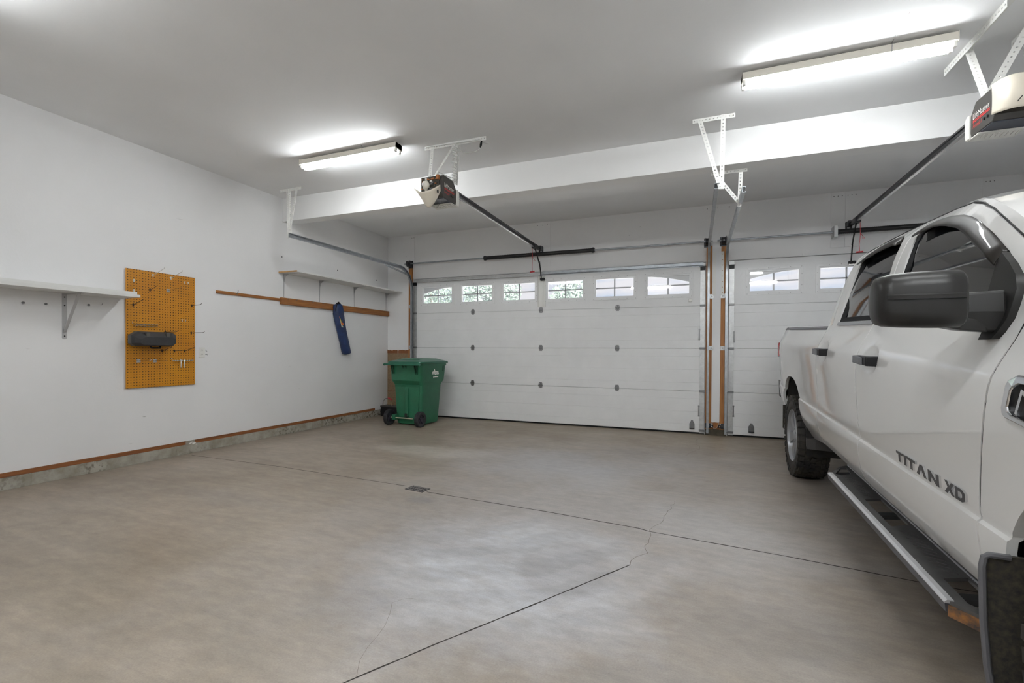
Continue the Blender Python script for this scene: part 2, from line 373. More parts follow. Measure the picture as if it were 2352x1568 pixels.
struct('wall_front', B().plate([(LX, 0), (D1[0]-g, 0), (D1[0]-g, DT+g), (D1[1]+g, DT+g), (D1[1]+g, 0), (D2[0]-g, 0), (D2[0]-g, DT+g), (D2[1]+g, DT+g), (D2[1]+g, 0), (RX, 0), (RX, CZ), (LX, CZ)], [], lambda u, v, t: (u, DY+t, v), .14), M_WALL, 'white wall around and above the two garage doors', 'wall')
struct('trim_1', B().box(LX, RX, 4.80, 4.97, 2.92, CZ), M_BEAM, 'white dropped beam crossing the ceiling', 'beam', bevel=.004)
# curb and wood strip at the foot of the left wall
def curb_mat():
    m = mat('curb_concrete', (.42, .40, .35), .9, col2=(.27, .25, .20), vs=7, bump=.5, bs=70); nt = m.node_tree; L = nt.links; bs = nt.nodes['Principled BSDF']
    tc = nt.nodes['Texture Coordinate']; src = bs.inputs['Base Color'].links[0].from_socket
    n = nt.nodes.new('ShaderNodeTexNoise'); n.inputs['Scale'].default_value = 26; n.inputs['Detail'].default_value = 6; L.new(tc.outputs['Object'], n.inputs['Vector'])
    r = nt.nodes.new('ShaderNodeValToRGB'); r.color_ramp.elements[0].position = .50; r.color_ramp.elements[1].position = .62; L.new(n.outputs[0], r.inputs[0])
    n2 = nt.nodes.new('ShaderNodeTexNoise'); n2.inputs['Scale'].default_value = 2.4; L.new(tc.outputs['Object'], n2.inputs['Vector'])
    r2 = nt.nodes.new('ShaderNodeValToRGB'); r2.color_ramp.elements[0].position = .42; r2.color_ramp.elements[1].position = .6; L.new(n2.outputs[0], r2.inputs[0])
    mu = nt.nodes.new('ShaderNodeMath'); mu.operation = 'MULTIPLY'; L.new(r.outputs[0], mu.inputs[0]); L.new(r2.outputs[0], mu.inputs[1])
    mx = nt.nodes.new('ShaderNodeMix'); mx.data_type = 'RGBA'; mx.inputs[7].default_value = (.09, .075, .05, 1); L.new(mu.outputs[0], mx.inputs[0]); L.new(src, mx.inputs[6]); L.new(mx.outputs[2], bs.inputs['Base Color'])
    return m
M_CURB = curb_mat()
b = B(); ys = [BY+.01]+[1.39+.2*0]+[1.79, 2.19, 2.58, 2.98, 3.39, 3.79, 4.19, 4.59, 4.91, 5.33, 5.72, 6.12, 6.52, 6.9, DY-.002]
for y0, y1 in zip(ys, ys[1:]): b.box(LX, LX+.016, y0+.003, y1-.003, 0, .103)
b.box(LX, LX+.012, BY+.01, DY-.002, 0, .1)
struct('baseboard_left', b, M_CURB, 'low stained concrete block curb along the foot of the left wall', 'curb', bevel=.002)
b = B().box(LX, LX+.012, BY+.01, 3.49, .104, .142).box(LX, LX+.012, 3.595, 6.78, .104, .142)
st = struct('trim_2', b, M_BASE, 'reddish brown wood strip on top of the left wall curb', 'trim')
b = B()
for i in range(7): b.ball((LX+.012, 3.535+.012*i, .108+.008*(i % 3)-.003*i), .012-.001*abs(i-3), 8, (.7, 1.3, .8))
B().box(LX, LX+.005, 3.485, 3.60, .103, .142).build('bare_gap', M_CURB, st)
b.build('caulk_blob', mat('white_caulk', (.78, .77, .73), .7), st, ang=60)
# drywall patches over the doors
for i, (x0, x1, lab) in enumerate(((-4.786, -4.713, 'narrow vertical patch strip above the left jamb of the wide door'), (-2.444, -2.173, 'vertical board patch above the middle of the wide door'), (.089, .315, 'vertical board patch above the post between the doors'), (.409, .425, 'thin vertical seam strip just right of the post'), (1.615, 1.767, 'left half of the board patch where the right opener rail meets the wall'), (1.77, 1.911, 'right half of the board patch where the right opener rail meets the wall'), (3.131, 3.256, 'vertical patch strip above the right end of the right door'))):
    bb = B().box(x0, x1, DY-.007, DY, 2.53, CZ)
    for k in range(3): bb.cyl((x0+(x1-x0)*(.2+.3*k), DY-.008, 3.19), (x0+(x1-x0)*(.2+.3*k), DY-.006, 3.19), .006, n=8, mi=1)
    struct('trim_%d' % (i+3), bb, [M_WALL, M_GREYH], lab, 'trim')
for i, (x0, x1, lab) in enumerate(((-4.70, .085, 'horizontal header board just above the wide garage door'), (.43, 3.2, 'horizontal header board just above the right garage door'))):
    struct('trim_%d' % (i+10), B().box(x0, x1, DY-.009, DY, 2.452, 2.528), M_WALL, lab, 'trim')
# torn lower corner left of the wide door
bb = B(); rr = random.Random(3)
def torn(x0, x1, z0, z1):
    pts = [(x0, z0), (x1, z0)]+[(x1-(x1-x0)*i/10, z1+rr.uniform(-.012, .006)) for i in range(11)]
    return pts
bb.prism(torn(LX+.001, -5.07, 1.115, 1.176), lambda u, v: (u, DY-.012, v), (0, .012, 0), 0)
bb.prism(torn(-5.05, -4.815, 1.115, 1.176), lambda u, v: (u, DY-.012, v), (0, .012, 0), 0)
bb.box(LX+.001, -5.065, DY-.006, DY, .0, 1.115, 1); bb.box(-5.055, -4.815, DY-.006, DY, 0, 1.115, 1)
for z in (.42, .62, .86): bb.box(LX+.001, -4.815, DY-.0075, DY-.005, z, z+.008, 0)
struct('trim_12', bb, [M_BASE, M_PAPER], 'torn open lower wall corner with bare brown sheathing behind the green bin', 'trim')
# jambs and centre post
struct('trim_13', B().box(-4.815, -4.745, DY-.038, DY, 0, 2.68), M_WOODZ, 'bare orange wood jamb left of the wide garage door', 'jamb')
struct('trim_14', B().box(.127, .207, DY-.038, DY, .085, 2.66), M_WOODZ, 'bare orange wood jamb right of the wide garage door', 'jamb')
struct('trim_15', B().box(.312, .402, DY-.038, DY, .085, 2.66), M_WOODZ, 'bare orange wood jamb left of the right garage door', 'jamb')
bb = B().plate([(.207, .185), (.215, .18), (.25, .186), (.30, .183), (.312, .19), (.318, 2.66), (.318, 2.69), (.205, 2.69)], [], lambda u, v, t: (u, DY-.044+t, v), .044)
struct('trim_16', bb, M_WALL, 'white drywall strip covering the post between the two garage doors', 'post')
struct('trim_17', B().box(.207, .312, DY-.030, DY, .085, .19, 0).box(.13, .40, DY-.045, DY, 0, .085, 1), [M_WOODZ, mat('dark_block', (.10, .085, .06), .9, var=.4, vs=20)], 'dark concrete foot and bare wood end of the post between the doors', 'post')
# outside
struct('ground', B().box(-40, 40, DY+.18, 70, -.15, -.04), mat('driveway', (.66, .66, .65), .9, var=.2, vs=2), 'driveway and yard beyond the garage doors', 'ground')
# ------------------------------------------------------------------ garage doors
WZ0, WZ1 = 1.987, 2.297
def sec_profile(z0, z1, y0, y1):
    h = z1-z0; pts = [(y0+.008, z0), (y0, z0+.004)]
    for k in (.19, .5, .81):
        z = z0+h*k; pts += [(y0, z-.006), (y0+.007, z-.0055), (y0+.007, z+.001), (y0, z+.003)]
    pts += [(y0, z1-.004), (y0+.008, z1), (y1, z1), (y1, z0)]
    return pts
def make_window(parent, x0, x1, arch):
    fy = DY
    fr = B(); o = [(x0-.035, WZ0-.035), (x1+.035, WZ0-.035), (x1+.035, WZ1+.035), (x0-.035, WZ1+.035)]
    inn = [(x0, WZ0), (x1, WZ0), (x1, WZ1), (x0, WZ1)]
    fr.plate(o, [inn], lambda u, v, t: (u, fy-.008+t, v), .008)
    i2 = [(x0+.018, WZ0+.022), (x1-.018, WZ0+.022), (x1-.018, WZ1-.022), (x0+.018, WZ1-.022)]
    fr.plate(inn, [i2], lambda u, v, t: (u, fy+.006+t, v), .028)
    for k in range(6):
        for zz in (WZ0-.018, WZ1+.018):
            u = x0-.015+(x1-x0+.03)*k/5; fr.cyl((u, fy-.010, zz), (u, fy-.007, zz), .004, n=8, mi=1)
    for zz in (WZ0+.08, WZ1-.08):
        for u in (x0-.018, x1+.018): fr.cyl((u, fy-.010, zz), (u, fy-.007, zz), .004, n=8, mi=1)
    w = fr.build('window', [M_DOOR, M_GREYH], parent, bevel=.002)
    B().box(x0+.016, x1-.016, fy+.020, fy+.024, WZ0+.02, WZ1-.02).build('pane', M_GLASS, w)
    xm = (x0+x1)/2; zm = (WZ0+WZ1)/2-.005
    m = B().box(xm-.011, xm+.011, fy+.026, fy+.038, WZ0+.02, WZ1-.02).box(x0+.016, x1-.016, fy+.026, fy+.0379, zm-.010, zm+.010)
    m.build('muntin', mat('muntin_grey', (.50, .51, .53), .5), w)
    if arch:
        n = 12; pts = []
        for i in range(n+1):
            t = i/n; u = x0+.016+(x1-x0-.032)*t; q = t if arch > 0 else 1-t
            pts.append((u, WZ0+.19+.095*math.sin(q*math.pi/2)))
        poly = pts+[(x1-.016, WZ1-.015), (x0+.016, WZ1-.015)]
        B().plate(poly, [], lambda u, v, t: (u, fy+.0245+t, v), .012).build('arch_insert', M_DOOR, w)
    return w
def hinge_bm(x, z):
    h = B()
    for s in (1, -1):
        pl = [(-.030, .006*s), (.030, .006*s), (.030, .030*s), (.020, .046*s), (-.020, .046*s), (-.030, .030*s)]
        h.plate([(x+a, z+c) for a, c in pl], [ngon(x-.014, z+.030*s, .005, 6), ngon(x+.014, z+.030*s, .005, 6)], lambda u, v, t: (u, DY-.006+t, v), .006)
    h.cyl((x-.036, DY-.010, z), (x+.036, DY-.010, z), .008, n=10)
    h.beam((x-.02, DY-.008, z-.02), (x-.02, DY-.008, z+.02), .006, .006, (0, 1, 0)); h.beam((x+.02, DY-.008, z-.02), (x+.02, DY-.008, z+.02), .006, .006, (0, 1, 0))
    return h
def lift_handle(x, z, parent):
    p = [(-.034, -.055), (.034, -.055), (.034, .01), (.020, .035), (.012, .058), (-.012, .058), (-.020, .035), (-.034, .01)]
    bb = B().plate([(x+a, z+c) for a, c in p], [ngon(x, z+.036, .006, 8), ngon(x, z-.012, .005, 8)], lambda u, v, t: (u, DY-.008+t, v), .008)
    bb.box(x-.034, x+.034, DY-.028, DY-.006, z-.066, z-.052, 1)
    bb.build('lift_handle', [M_GREYH, M_DSTEEL], parent)
def make_door(nm, x0, x1, wins, hx, label, latchx, stiles, handle):
    d = thing(nm, label, 'garage door', ((x0+x1)/2, DY, 0), kind='structure')
    for k in range(3):
        z0, z1 = (.022 if k == 0 else k*.61+.0012), (k+1)*.61-.0012
        B().prism(sec_profile(z0, z1, DY, DY+.045), lambda u, v: (x0, u, v), (x1-x0, 0, 0)).build('door_section', M_DOOR, d)
    for k in range(1, 4): B().box(x0, x1, DY+.012, DY+.045, k*.61-.0025, k*.61+.0012).build('joint_light_stop', M_GREYH, d)  # added strips closing the section gaps against daylight
    holes = [[(a+.003, WZ0+.003), (c-.003, WZ0+.003), (c-.003, WZ1-.003), (a+.003, WZ1-.003)] for a, c, _ in wins]
    B().plate([(x0, 1.8312), (x1, 1.8312), (x1, DT-.002), (x0, DT-.002)], holes, lambda u, v, t: (u, DY+t, v), .045).build('door_section', M_DOOR, d)
    for a, c, ar in wins: make_window(d, a, c, ar)
    B().box(x0, x1, DY+.004, DY+.042, .0015, .021).build('bottom_seal', M_RUB, d)
    for x in hx:
        for z in (.62, 1.22, 1.83): hinge_bm(x, z).build('hinge', M_GREYH, d)
    for x, si in stiles:
        for k in range(4):
            B().box(x-.032, x+.032, DY-.005, DY-.0005, k*.61+.012, (k+1)*.61-.010).build('end_stile', M_GALVW, d)
        for z in (.05, .61, 1.22, 1.83):
            r = B().box(x-.036, x+.036, DY-.016, DY-.005, z-.012, z+.016).cyl((x-.03*si, DY-.03, z), (x+.075*si, DY-.03, z), .0055, n=10).box(x-.03, x+.03, DY-.034, DY-.014, z-.009, z-.003)
            r.cyl((x+.055*si, DY-.03, z), (x+.078*si, DY-.03, z), .021, n=16).build('roller_bracket', M_GREYH, d)
        bb = B().box(x-.033, x+.033, DY-.022, DY-.005, 2.33, 2.375).box(x-.045, x+.05*si if si > 0 else x+.045, DY-.03, DY-.016, 2.375, 2.383)
        bb.build('top_roller_bracket', M_BLACK, d)
    for x, z in latchx:
        bb = B().box(x-.008, x+.008, DY-.016, DY-.005, z-.06, z+.06).box(x-.011, x+.011, DY-.022, DY-.005, z+.06, z+.078).box(x-.011, x+.011, DY-.022, DY-.005, z-.078, z-.06)
        bb.build('pull_grip', [M_GREYH], d)
    lift_handle(handle[0], handle[1], d)
    return d
W1 = [(-4.545, -3.946, 1), (-3.768, -3.18, 0), (-3.0, -2.42, 0), (-2.231, -1.63, 0), (-1.46, -.859, 0), (-.69, -.081, -1)]
d1 = make_door('door_1', *D1, W1, (-3.546, -2.326, -1.11), 'wide white sectional garage door with six small windows', [(.045, 1.42), (.045, .33)], ((-4.70, -1), (.082, 1)), (-.045, .135))
B().box(-4.66, -2.335, DY-.045, DY-.002, 2.385, 2.39, 0).box(-4.66, -2.335, DY-.006, DY-.002, 2.385, 2.43, 0).box(-4.66, -2.335, DY-.048, DY-.044, 2.378, 2.40, 0).build('strut', M_GALVW, d1)
B().box(-2.33, .09, DY-.045, DY-.002, 2.405, 2.41, 0).box(-2.33, .09, DY-.006, DY-.002, 2.385, 2.436, 0).box(-2.33, .09, DY-.048, DY-.044, 2.398, 2.436, 0).build('strut', M_STEEL, d1)
bb = B().box(-2.375, -2.250, DY-.012, DY-.009, 1.88, 2.37)
for x in (-2.372, -2.292, -2.253): bb.box(x-.004, x+.004, DY-.024, DY-.009, 1.88, 2.37)
bb.build('centre_stile', M_WHITE, d1)
W2 = [(.663, 1.279, 1), (1.49, 2.106, 0), (2.317, 2.933, -1)]
d2 = make_door('door_2', *D2, W2, (1.805,), 'narrower white sectional garage door behind the truck', [(.49, 1.38), (.49, .35)], ((.455, -1), (3.155, 1)), (.715, .135))
B().box(.35*0+1.3, 2.3, DY-.02, DY-.009, 2.445, 2.475).build('header_plate', M_DOOR, d2)
for i, (a, c, lab) in enumerate(((*D1, 'added unseen frame keeping daylight out round the wide door'), (*D2, 'added unseen frame keeping daylight out round the right door'))):
    struct('trim_%d' % (i+18), B().box(a-.02, c+.02, DY+.047, DY+.07, DT-.05, DT+.06).box(a-.02, a+.03, DY+.047, DY+.07, 0, DT-.05).box(c-.03, c+.02, DY+.047, DY+.07, 0, DT-.05), M_WHITE, lab, 'trim')  # added outside frames, block daylight leaking round the door edges
# trees outside
M_LEAF = mat('pale_leaves', (.055, .085, .065), .8, var=.35, vs=3)
M_BARK = mat('bark', (.16, .12, .09), .9)
def tree(x, y, h, r, n, label, sd):
    rg = random.Random(sd); t = thing('garden_tree', label, 'tree', (x, y, -.04), 'trees seen through the door windows')
    B().tube([(x, y, -.04), (x+.1, y, h*.4), (x, y+.1, h*.8)], [.16, .11, .04]).build('trunk', M_BARK, t, ang=60)
    bb = B()
    for _ in range(n):
        u = V((rg.gauss(0, 1), rg.gauss(0, 1), rg.gauss(0, 1))).normalized()*r*rg.random()**.4
        c = V((x, y, h*.72))+V((u.x, u.y, u.z*.9)); a = V((rg.gauss(0, 1), rg.gauss(0, 1), rg.gauss(0, 1))).normalized()*.10; e = a.orthogonal().normalized()*.045
        bb.add([c-a, c+e, c+a, c-e], [(0, 1, 2, 3)])
    bb.build('foliage', M_LEAF, t, flip=False)
tree(-13.5, 22, 6.5, 2.6, 5000, 'broad pale green tree filling the leftmost door windows', 1)
tree(-9.3, 21, 5.6, 1.4, 2200, 'leafy tree seen in the third window of the wide door', 2)
tree(-5.6, 22, 5.0, 1.1, 1500, 'leafy tree seen in the fourth window of the wide door', 3)
tree(-2.9, 23, 4.4, .7, 500, 'small treetop low in the fifth window of the wide door', 4)

# ------------------------------------------------------------------ tracks
def sweep_track(x, side, yend, zh, ytop, rad, label, zbot=.03):
    vy = DY-.062
    path = [(vy, zbot, 0), (vy, .8, 0), (vy, 1.6, 0)]
    c = (vy-rad, zh-rad)
    for i in range(13):
        a = math.radians(90*i/12); path.append((c[0]+rad*math.cos(a), c[1]+rad*math.sin(a), a))
    path += [(vy-rad-.8, zh, math.pi/2), (yend, zh, math.pi/2)]
    t = thing('door_track', label, 'track', (x, vy, 0))
    prof = [(0, -.026), (.030, -.026), (.030, -.017), (.0275, -.017), (.0275, -.0235), (.0025, -.0235), (.0025, .0235), (.0275, .0235), (.0275, .017), (.030, .017), (.030, .026), (0, .026)]
    rows = []
    for y, z, a in path:
        n = V((0, math.cos(a), math.sin(a)))
        rows.append([V((x+side*u, y, z))+n*v for u, v in prof])
    nv = 3
    B().loft(rows[:nv+1], closed=True, caps=True).build('vertical_track', M_STEEL, t)
    B().loft(rows[nv:], closed=True, caps=True).build('curved_track', M_STEEL, t, ang=30)
    for z in (.14, 1.225, 1.95):
        bb = B().box(x-side*.055, x+side*.0, DY-.046, DY-.0385, z-.03, z+.03).box(x-side*.006, x, DY-.088, DY-.04, z-.028, z+.028).cyl((x-side*.03, DY-.05, z), (x-side*.03, DY-.045, z), .01, n=8, mi=1)
        bb.build('jamb_bracket', [M_GALVW, M_GREYH], t)
    return t
def perf(p, q, w, th, up, sp=.03, hr=.006):
    # perforated flat strip from p to q
    p, q = V(p), V(q); a = (q-p).normalized(); bq = V(up).normalized(); bq = (bq-a*bq.dot(a)).normalized(); n = a.cross(bq); ln = (q-p).length
    k = max(2, int(ln/sp)); holes = [ngon(ln*(i+.5)/k, 0, hr, 6) for i in range(k)]
    return B().plate([(0, -w/2), (ln, -w/2), (ln, w/2), (0, w/2)], holes, lambda u, v, t: p+a*u+bq*v+n*(t-th/2), th)
def angle_iron(bld, p, q, w, up, up2, sp=.03, hr=.006):
    b1 = perf(p, q, w, .003, up, sp, hr); u = V(up).normalized(); u2 = V(up2).normalized()
    off = u*w/2
    b2 = perf(V(p)+off+u2*w/2, V(q)+off+u2*w/2, w, .003, up2, sp, hr)
    for x in (b1, b2): bld.add(x.v, x.f)
    return bld
tl = sweep_track(-4.748, 1, 4.40, 2.60, 0, .36, 'blue-grey steel door track running along the left wall')
bb = B(); bb = perf((-4.752, 6.35, 2.572), (-4.765, DY-.04, 2.50), .03, .003, (0, 0, 1)); bb.build('track_brace', M_STEEL, tl)
sweep_track(.172, -1, 4.48, 2.63, 0, .36, 'steel door track left of the centre post')
sweep_track(.372, 1, 4.66, 2.63, 0, .36, 'steel door track right of the centre post')
def flag_angle(x, zc, label):
    t = thing('flag_bracket', label, 'bracket', (x, DY-.05, zc)); perf((x, DY-.047, zc-.31), (x, DY-.047, zc+.30), .036, .004, (1, 0, 0), .075, .006).build('perforated_plate', M_WHITE, t)
flag_angle(.232, 2.27, 'white perforated upright plate on the left edge of the post')
flag_angle(.335, 2.27, 'white perforated upright plate on the right edge of the post')
def hanger(label, strips, loc, name='track_hanger'):
    t = thing(name, label, 'hanger', loc)
    for nm, p, q, w, up, up2 in strips:
        bb = B()
        if up2: angle_iron(bb, p, q, w, up, up2)
        else: x = perf(p, q, w, .003, up); bb.add(x.v, x.f)
        bb.build(nm, M_WHITE, t)
    return t
hanger('perforated white hanger holding the left wall track', [('ceiling_strip', (-5.03, 4.53, CZ-.02), (-4.68, 4.53, CZ-.02), .034, (0, 0, 1), (0, 1, 0)), ('leg', (-4.895, 4.52, CZ-.01), (-4.775, 4.43, 2.575), .034, (1, 0, 0), (0, 1, 0)), ('leg', (-4.74, 4.525, CZ-.0), (-4.772, 4.425, 2.575), .032, (1, 0, 0), None)], (-4.8, 4.53, CZ))
hanger('perforated white hanger in front of the beam holding the track left of the post', [('ceiling_strip', (-.045, 4.47, CZ-.02), (.30, 4.47, CZ-.02), .036, (0, 0, 1), (0, 1, 0)), ('leg', (.012, 4.46, CZ-.01), (.19, 4.50, 2.61), .036, (1, 0, 0), None), ('leg', (.205, 4.467, CZ-.0), (.198, 4.52, 2.61), .036, (1, 0, 0), (0, 1, 0))], (.13, 4.47, CZ))
hanger('perforated white hanger under the beam holding the track right of the post', [('ceiling_strip', (.12, 4.95, 2.905), (.44, 4.95, 2.905), .034, (0, 0, 1), None), ('leg', (.15, 4.945, 2.91), (.385, 5.0, 2.60), .034, (1, 0, .5), None), ('leg', (.385, 4.945, 2.91), (.378, 5.02, 2.58), .034, (1, 0, 0), (0, 1, 0))], (.28, 4.95, 2.92))

# ------------------------------------------------------------------ torsion shafts
def torsion(label, xa, xb, sx0, sx1, sag, drums, z=2.71, y=DY-.10):
    t = thing('torsion_spring', label, 'torsion spring', ((xa+xb)/2, y, z))
    B().cyl((xa, y, z), (xb, y, z), .0125, n=14).build('shaft', M_STEEL, t, ang=40)
    pts = [(sx0+(sx1-sx0)*i/20, y, z-sag*math.sin(math.pi*i/20)**1.0*0) for i in range(21)]
    nco = 60; prof = []
    L0 = sx1-sx0
    for i in range(nco*2+1): prof.append((.030+(.0018 if i % 2 else 0), L0*i/(nco*2)))
    sp = B().lathe(prof, (sx0, y, z), (1, 0, 0), 20)
    sp.build('spring', mat('spring_black', (.010, .010, .011), .4), t, ang=60)
    for i, x in enumerate((sx0, sx1)):
        B().lathe([(.030, -.02), (.04, -.012), (.04, .012), (.034, .03)], (x, y, z), (1 if i == 0 else -1, 0, 0), 20).build('winding_cone', M_DSTEEL, t, ang=40)
    for x in drums:
        bb = B().lathe([(.03, -.03), (.055, -.028), (.048, -.02), (.045, .0), (.05, .02), (.055, .028), (.03, .03)], (x, y, z), (1, 0, 0), 24)
        bb.build('cable_drum', M_DSTEEL, t, ang=40)
        B().box(x-.045, x+.045, DY-.045, DY-.0385, z-.07, z+.06).box(x+.03, x+.036, y-.05, DY-.04, z-.06, z+.05).build('end_bearing_plate', M_DSTEEL, t)
    return t
torsion('black torsion spring and shaft above the wide door', -4.86, .205, -3.278, -1.464, .02, (-4.77, .14))
t2 = torsion('dark torsion spring and shaft above the right door', .265, 3.3, 1.654, 2.95, .0, (.345, 3.25))
B().box(1.62, 1.66, DY-.15, DY-.007, 2.64, 2.78).build('centre_bearing_plate', M_GALVW, t2)
# ------------------------------------------------------------------ fluorescent lights
M_TUBE = mat('fluorescent_tube', (1, 1, 1), .4, emit=(.945, .98, 1.0), es=TUBE_STRENGTH)
M_TUBE2 = mat('fluorescent_tube_dim', (1, 1, 1), .4, emit=(.945, .98, 1.0), es=TUBE_BACK)  # same tube, emission turned down to hold back the left wall
M_TUBE_FILL = mat('fluorescent_tube_fill', (1, 1, 1), .4, emit=(.945, .98, 1.0), es=TUBE_FILL)  # stronger tube for the added fill fixtures at the rear
M_FIX = mat('fixture_enamel', (.74, .70, .62), .45)
def fixture(x, y, label, wire, mt=M_TUBE):
    z = CZ-.02; t = thing('fluorescent_light', label, 'light', (x, y, CZ), 'two-tube shop lights on the ceiling')
    B().prism([(-.057, z-.055), (-.048, z), (.048, z), (.057, z-.055)], lambda u, v: (x-.62, y+u, v), (1.24, 0, 0)).build('housing', M_FIX, t, bevel=.002)
    for s in (-1, 1):
        ty = y+s*.030
        B().cyl((x-.59, ty, z-.074), (x+.59, ty, z-.074), .0165, n=20).build('tube', mt, t, ang=40)
        for e in (-1, 1):
            B().box(x+e*.594, x+e*.617, ty-.014, ty+.014, z-.092, z-.0545).build('lamp_holder', M_WHITE, t, bevel=.004)
    for e in (-1, 1):
        B().box(x+e*.617, x+e*.62, y-.056, y+.056, z-.062, z).build('end_plate', M_FIX, t)
    for cx in ((.27,) if wire else (.22,)):
        bb = B().tube([(x+cx, y-.056, z-.06), (x+cx, y-.06, z-.02), (x+cx, y-.058, z+.004), (x+cx, y-.33 if wire else y-.07, CZ-.002)], .0022, 6)
        bb.build('hanging_wire', M_GREYH, t)
    return t
fixture(-3.38, 3.90, 'lit two-tube fluorescent light near the left wall', False)
fixture(.92, 3.86, 'lit two-tube fluorescent light above the truck side', True)
fixture(-3.38, 1.30, 'fluorescent light near the back of the garage, left row', False, M_TUBE2)
fixture(-1.3, -.55, 'added unseen fill light by the back wall, left of middle', False, M_TUBE_FILL)  # added unseen pair, raises the overall brightness from behind the camera
fixture(1.5, -.55, 'added unseen fill light by the back wall, right of middle', False, M_TUBE_FILL)
fixture(.92, 1.30, 'added unseen fill light near the back of the garage, right row', False)  # added unseen fixture, guessed to lift the overall brightness

